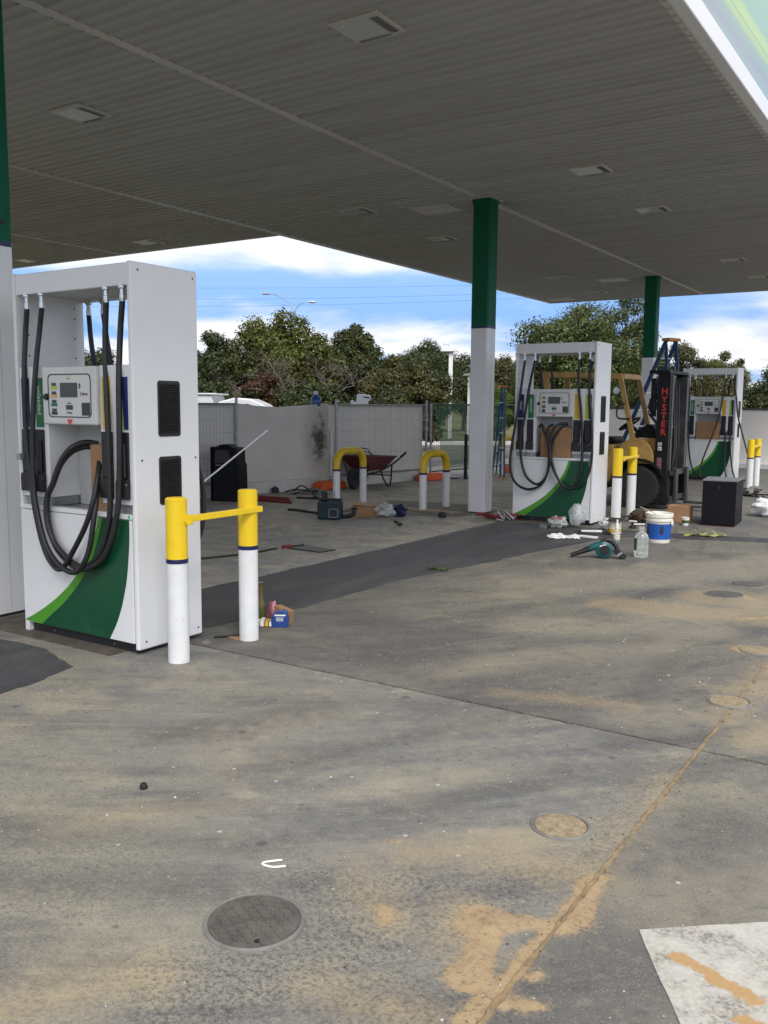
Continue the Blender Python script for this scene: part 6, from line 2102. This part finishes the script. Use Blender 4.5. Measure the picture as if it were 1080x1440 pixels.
tree('olive_tree', 'dense dark tree seen through the window of the nearest pump', 'tree', -29.3, 24.5, 2.3, 3.75, 0.4, 'leaf_dark', 7000, 1)
tree('olive_tree', 'dark green tree just right of the nearest pump', 'tree', -24.3, 25.4, 1.55, 4.30, 0.3, 'leaf_dark', 11000, 2, second=('leaf_olive', 0.3))
tree('olive_tree', 'tallest olive green tree of the left group, under the street light', 'tree', -20.9, 25.5, 2.05, 4.98, 0.5, 'leaf_olive', 14000, 3, clumps=80, second=('leaf_dark', 0.35))
tree('olive_tree', 'rounded dark olive tree at the right end of the left group', 'tree', -19.25, 27.6, 1.30, 4.52, 0.4, 'leaf_dark', 9500, 4, second=('leaf_olive', 0.4))
tree('brown_tree', 'lower brownish olive tree right of the left group', 'tree', -17.1, 26.4, 1.2, 3.25, 0.2, 'leaf_brown', 8500, 5, second=('leaf_olive', 0.45))
tree('brown_tree', 'low brown green bush with yellowing top above the green fence', 'bush', -15.6, 26.0, 1.02, 2.85, 0.1, 'leaf_brown', 7500, 6, second=('leaf_olive', 0.5))
tree('umbrella_pine', 'dark flat topped pine tree in the distance behind the white lamp post', 'tree', -28.2, 48.3, 2.75, 5.60, 2.2, 'leaf_dark', 15000, 7, 0.16, 'umbrella', 40, trunk_r=0.16)
tree('umbrella_pine', 'second dark pine crown spreading right behind the lamp post', 'tree', -26.3, 49.3, 2.3, 4.75, 1.4, 'leaf_dark', 11000, 27, 0.16, 'umbrella', 34, trunk_r=0.14)
tree('green_bush', 'bright fresh green rounded bush at the foot of the lamp post', 'bush', -18.7, 38.0, 0.95, 2.62, 0.1, 'leaf_bright', 9000, 8, 0.07, clumps=36)
tree('brown_tree', 'brown grey tree between the middle column and middle pump', 'tree', -20.0, 41.4, 2.0, 4.15, 0.3, 'leaf_brown', 9000, 9, second=('leaf_dark', 0.5))
tree('gum_tree', 'large leafy gum tree rising behind the middle pump', 'tree', -12.8, 33.1, 2.55, 5.55, 0.8, 'leaf_gum', 17000, 10, 0.13, clumps=80, trunk_r=0.16)
tree('gum_tree', 'airy gum tree with open branches beside the far column top', 'tree', -11.6, 35.2, 1.45, 6.1, 1.6, 'leaf_gum', 4200, 11, 0.13, clumps=60, trunk_r=0.10, airy=True)
tree('gum_tree', 'mid green tree filling the gap behind the forklift', 'tree', -11.9, 38.9, 1.9, 4.1, 0.2, 'leaf_gum', 11000, 31, 0.13, second=('leaf_dark', 0.4))
tree('sparse_tree', 'sparse grey olive tree right of the far column', 'tree', -11.0, 41.3, 1.22, 4.30, 0.6, 'leaf_grey', 5200, 12, 0.13, clumps=60, airy=True, second=('leaf_olive', 0.5))
tree('sparse_tree', 'rounded olive tree above the farthest pump', 'tree', -9.85, 44.4, 1.35, 4.20, 0.5, 'leaf_olive', 6500, 13, 0.13, second=('leaf_grey', 0.4))
tree('olive_tree', 'dark tree at the right edge behind the cream wall', 'tree', -6.3, 39.3, 1.7, 3.35, 0.2, 'leaf_dark', 9000, 14, second=('leaf_olive', 0.4))
tree('brown_tree', 'long brown green thicket behind the farthest pump', 'bush', -9.4, 39.6, 2.2, 2.75, 0.1, 'leaf_brown', 10000, 15, second=('leaf_gum', 0.5))
tree('olive_tree', 'low dark bush behind the white vehicle canopy', 'bush', -19.3, 20.0, 1.25, 2.25, 0.1, 'leaf_dark', 7000, 16, second=('leaf_olive', 0.3), group='low bushes along the fence')
tree('rust_bush', 'low rusty brown bush behind the white vehicle cab', 'bush', -18.0, 20.9, 1.1, 2.45, 0.1, 'leaf_rust', 6000, 17, second=('leaf_dark', 0.6), group='low bushes along the fence')
tree('olive_tree', 'low dark bush behind the blue water container', 'bush', -16.4, 21.3, 1.25, 2.15, 0.1, 'leaf_dark', 8000, 18, second=('leaf_brown', 0.4), group='low bushes along the fence')
tree('olive_tree', 'low dark bush behind the white cowling', 'bush', -15.0, 22.9, 1.25, 2.15, 0.1, 'leaf_dark', 8000, 19, second=('leaf_brown', 0.5), group='low bushes along the fence')


tree('olive_tree', 'dark tree filling in behind the dark green tree beside the nearest pump', 'tree', -27.0, 30.5, 2.3, 4.15, 0.2, 'leaf_dark', 9000, 41)
tree('olive_tree', 'dark tree filling in behind the rounded dark olive tree', 'tree', -23.0, 31.5, 2.4, 4.35, 0.2, 'leaf_dark', 9000, 42, second=('leaf_olive', 0.3))
tree('olive_tree', 'dark tree between the left group and the dark pine', 'tree', -20.5, 33.5, 2.2, 3.75, 0.2, 'leaf_dark', 8000, 43, second=('leaf_brown', 0.4))


def bare_tree(label, x, y, h, spread, seed, levels=5, r0=0.07, fork=3, lean=0.0):
    rr_ = random.Random(seed)
    R = thing('bare_tree', label, 'tree', (x, y, 0), 0, 'bare trees')
    trunk, twigs = MB(), MB()

    def grow(p, d, L, r, lev):
        mid_ = p+d*L*0.5+Vector((rr_.uniform(-1, 1), rr_.uniform(-1, 1), rr_.uniform(-1, 1)))*L*0.08
        q = p+d*L+Vector((0, 0, -0.05*L*(5-lev)))
        tgt = trunk if lev >= levels-1 else twigs
        tgt.tube([p, mid_, q], [r, r*0.85, r*0.66], 5 if lev > 2 else 3, cap=False)
        if lev <= 0:
            return
        for _ in range(fork if lev > 1 else fork+1):
            ax = Vector((rr_.uniform(-1, 1), rr_.uniform(-1, 1), rr_.uniform(-0.6, 0.9))).normalized()
            nd = (d*0.75+ax*spread).normalized()
            grow(mid_.lerp(q, rr_.uniform(0.3, 1.0)), nd, L*rr_.uniform(0.55, 0.8), r*0.55, lev-1)
    base = Vector((0, 0, -0.05))
    for a in range(3):
        d = Vector((lean+rr_.uniform(-0.5, 0.5), rr_.uniform(-0.4, 0.4), 1.0)).normalized()
        grow(base, d, h*0.42, r0, levels)
    trunk.build('trunk', 'dead_wood', R, smooth=True)
    twigs.build('twigs', 'dead_wood', R)
    return R


bare_tree('bare grey dead tree tangled in front of the tallest olive tree', -18.9, 23.4, 3.5, 0.75, 4, 5, 0.05, 3, 0.25)
bare_tree('bare grey dead branches left of the tallest olive tree', -20.6, 22.9, 3.0, 0.75, 9, 4, 0.045, 3, -0.1)
bare_tree('thin bare twiggy tree standing up between the trees above the farthest pump', -10.4, 43.0, 4.3, 0.4, 21, 3, 0.05, 3, 0.0)
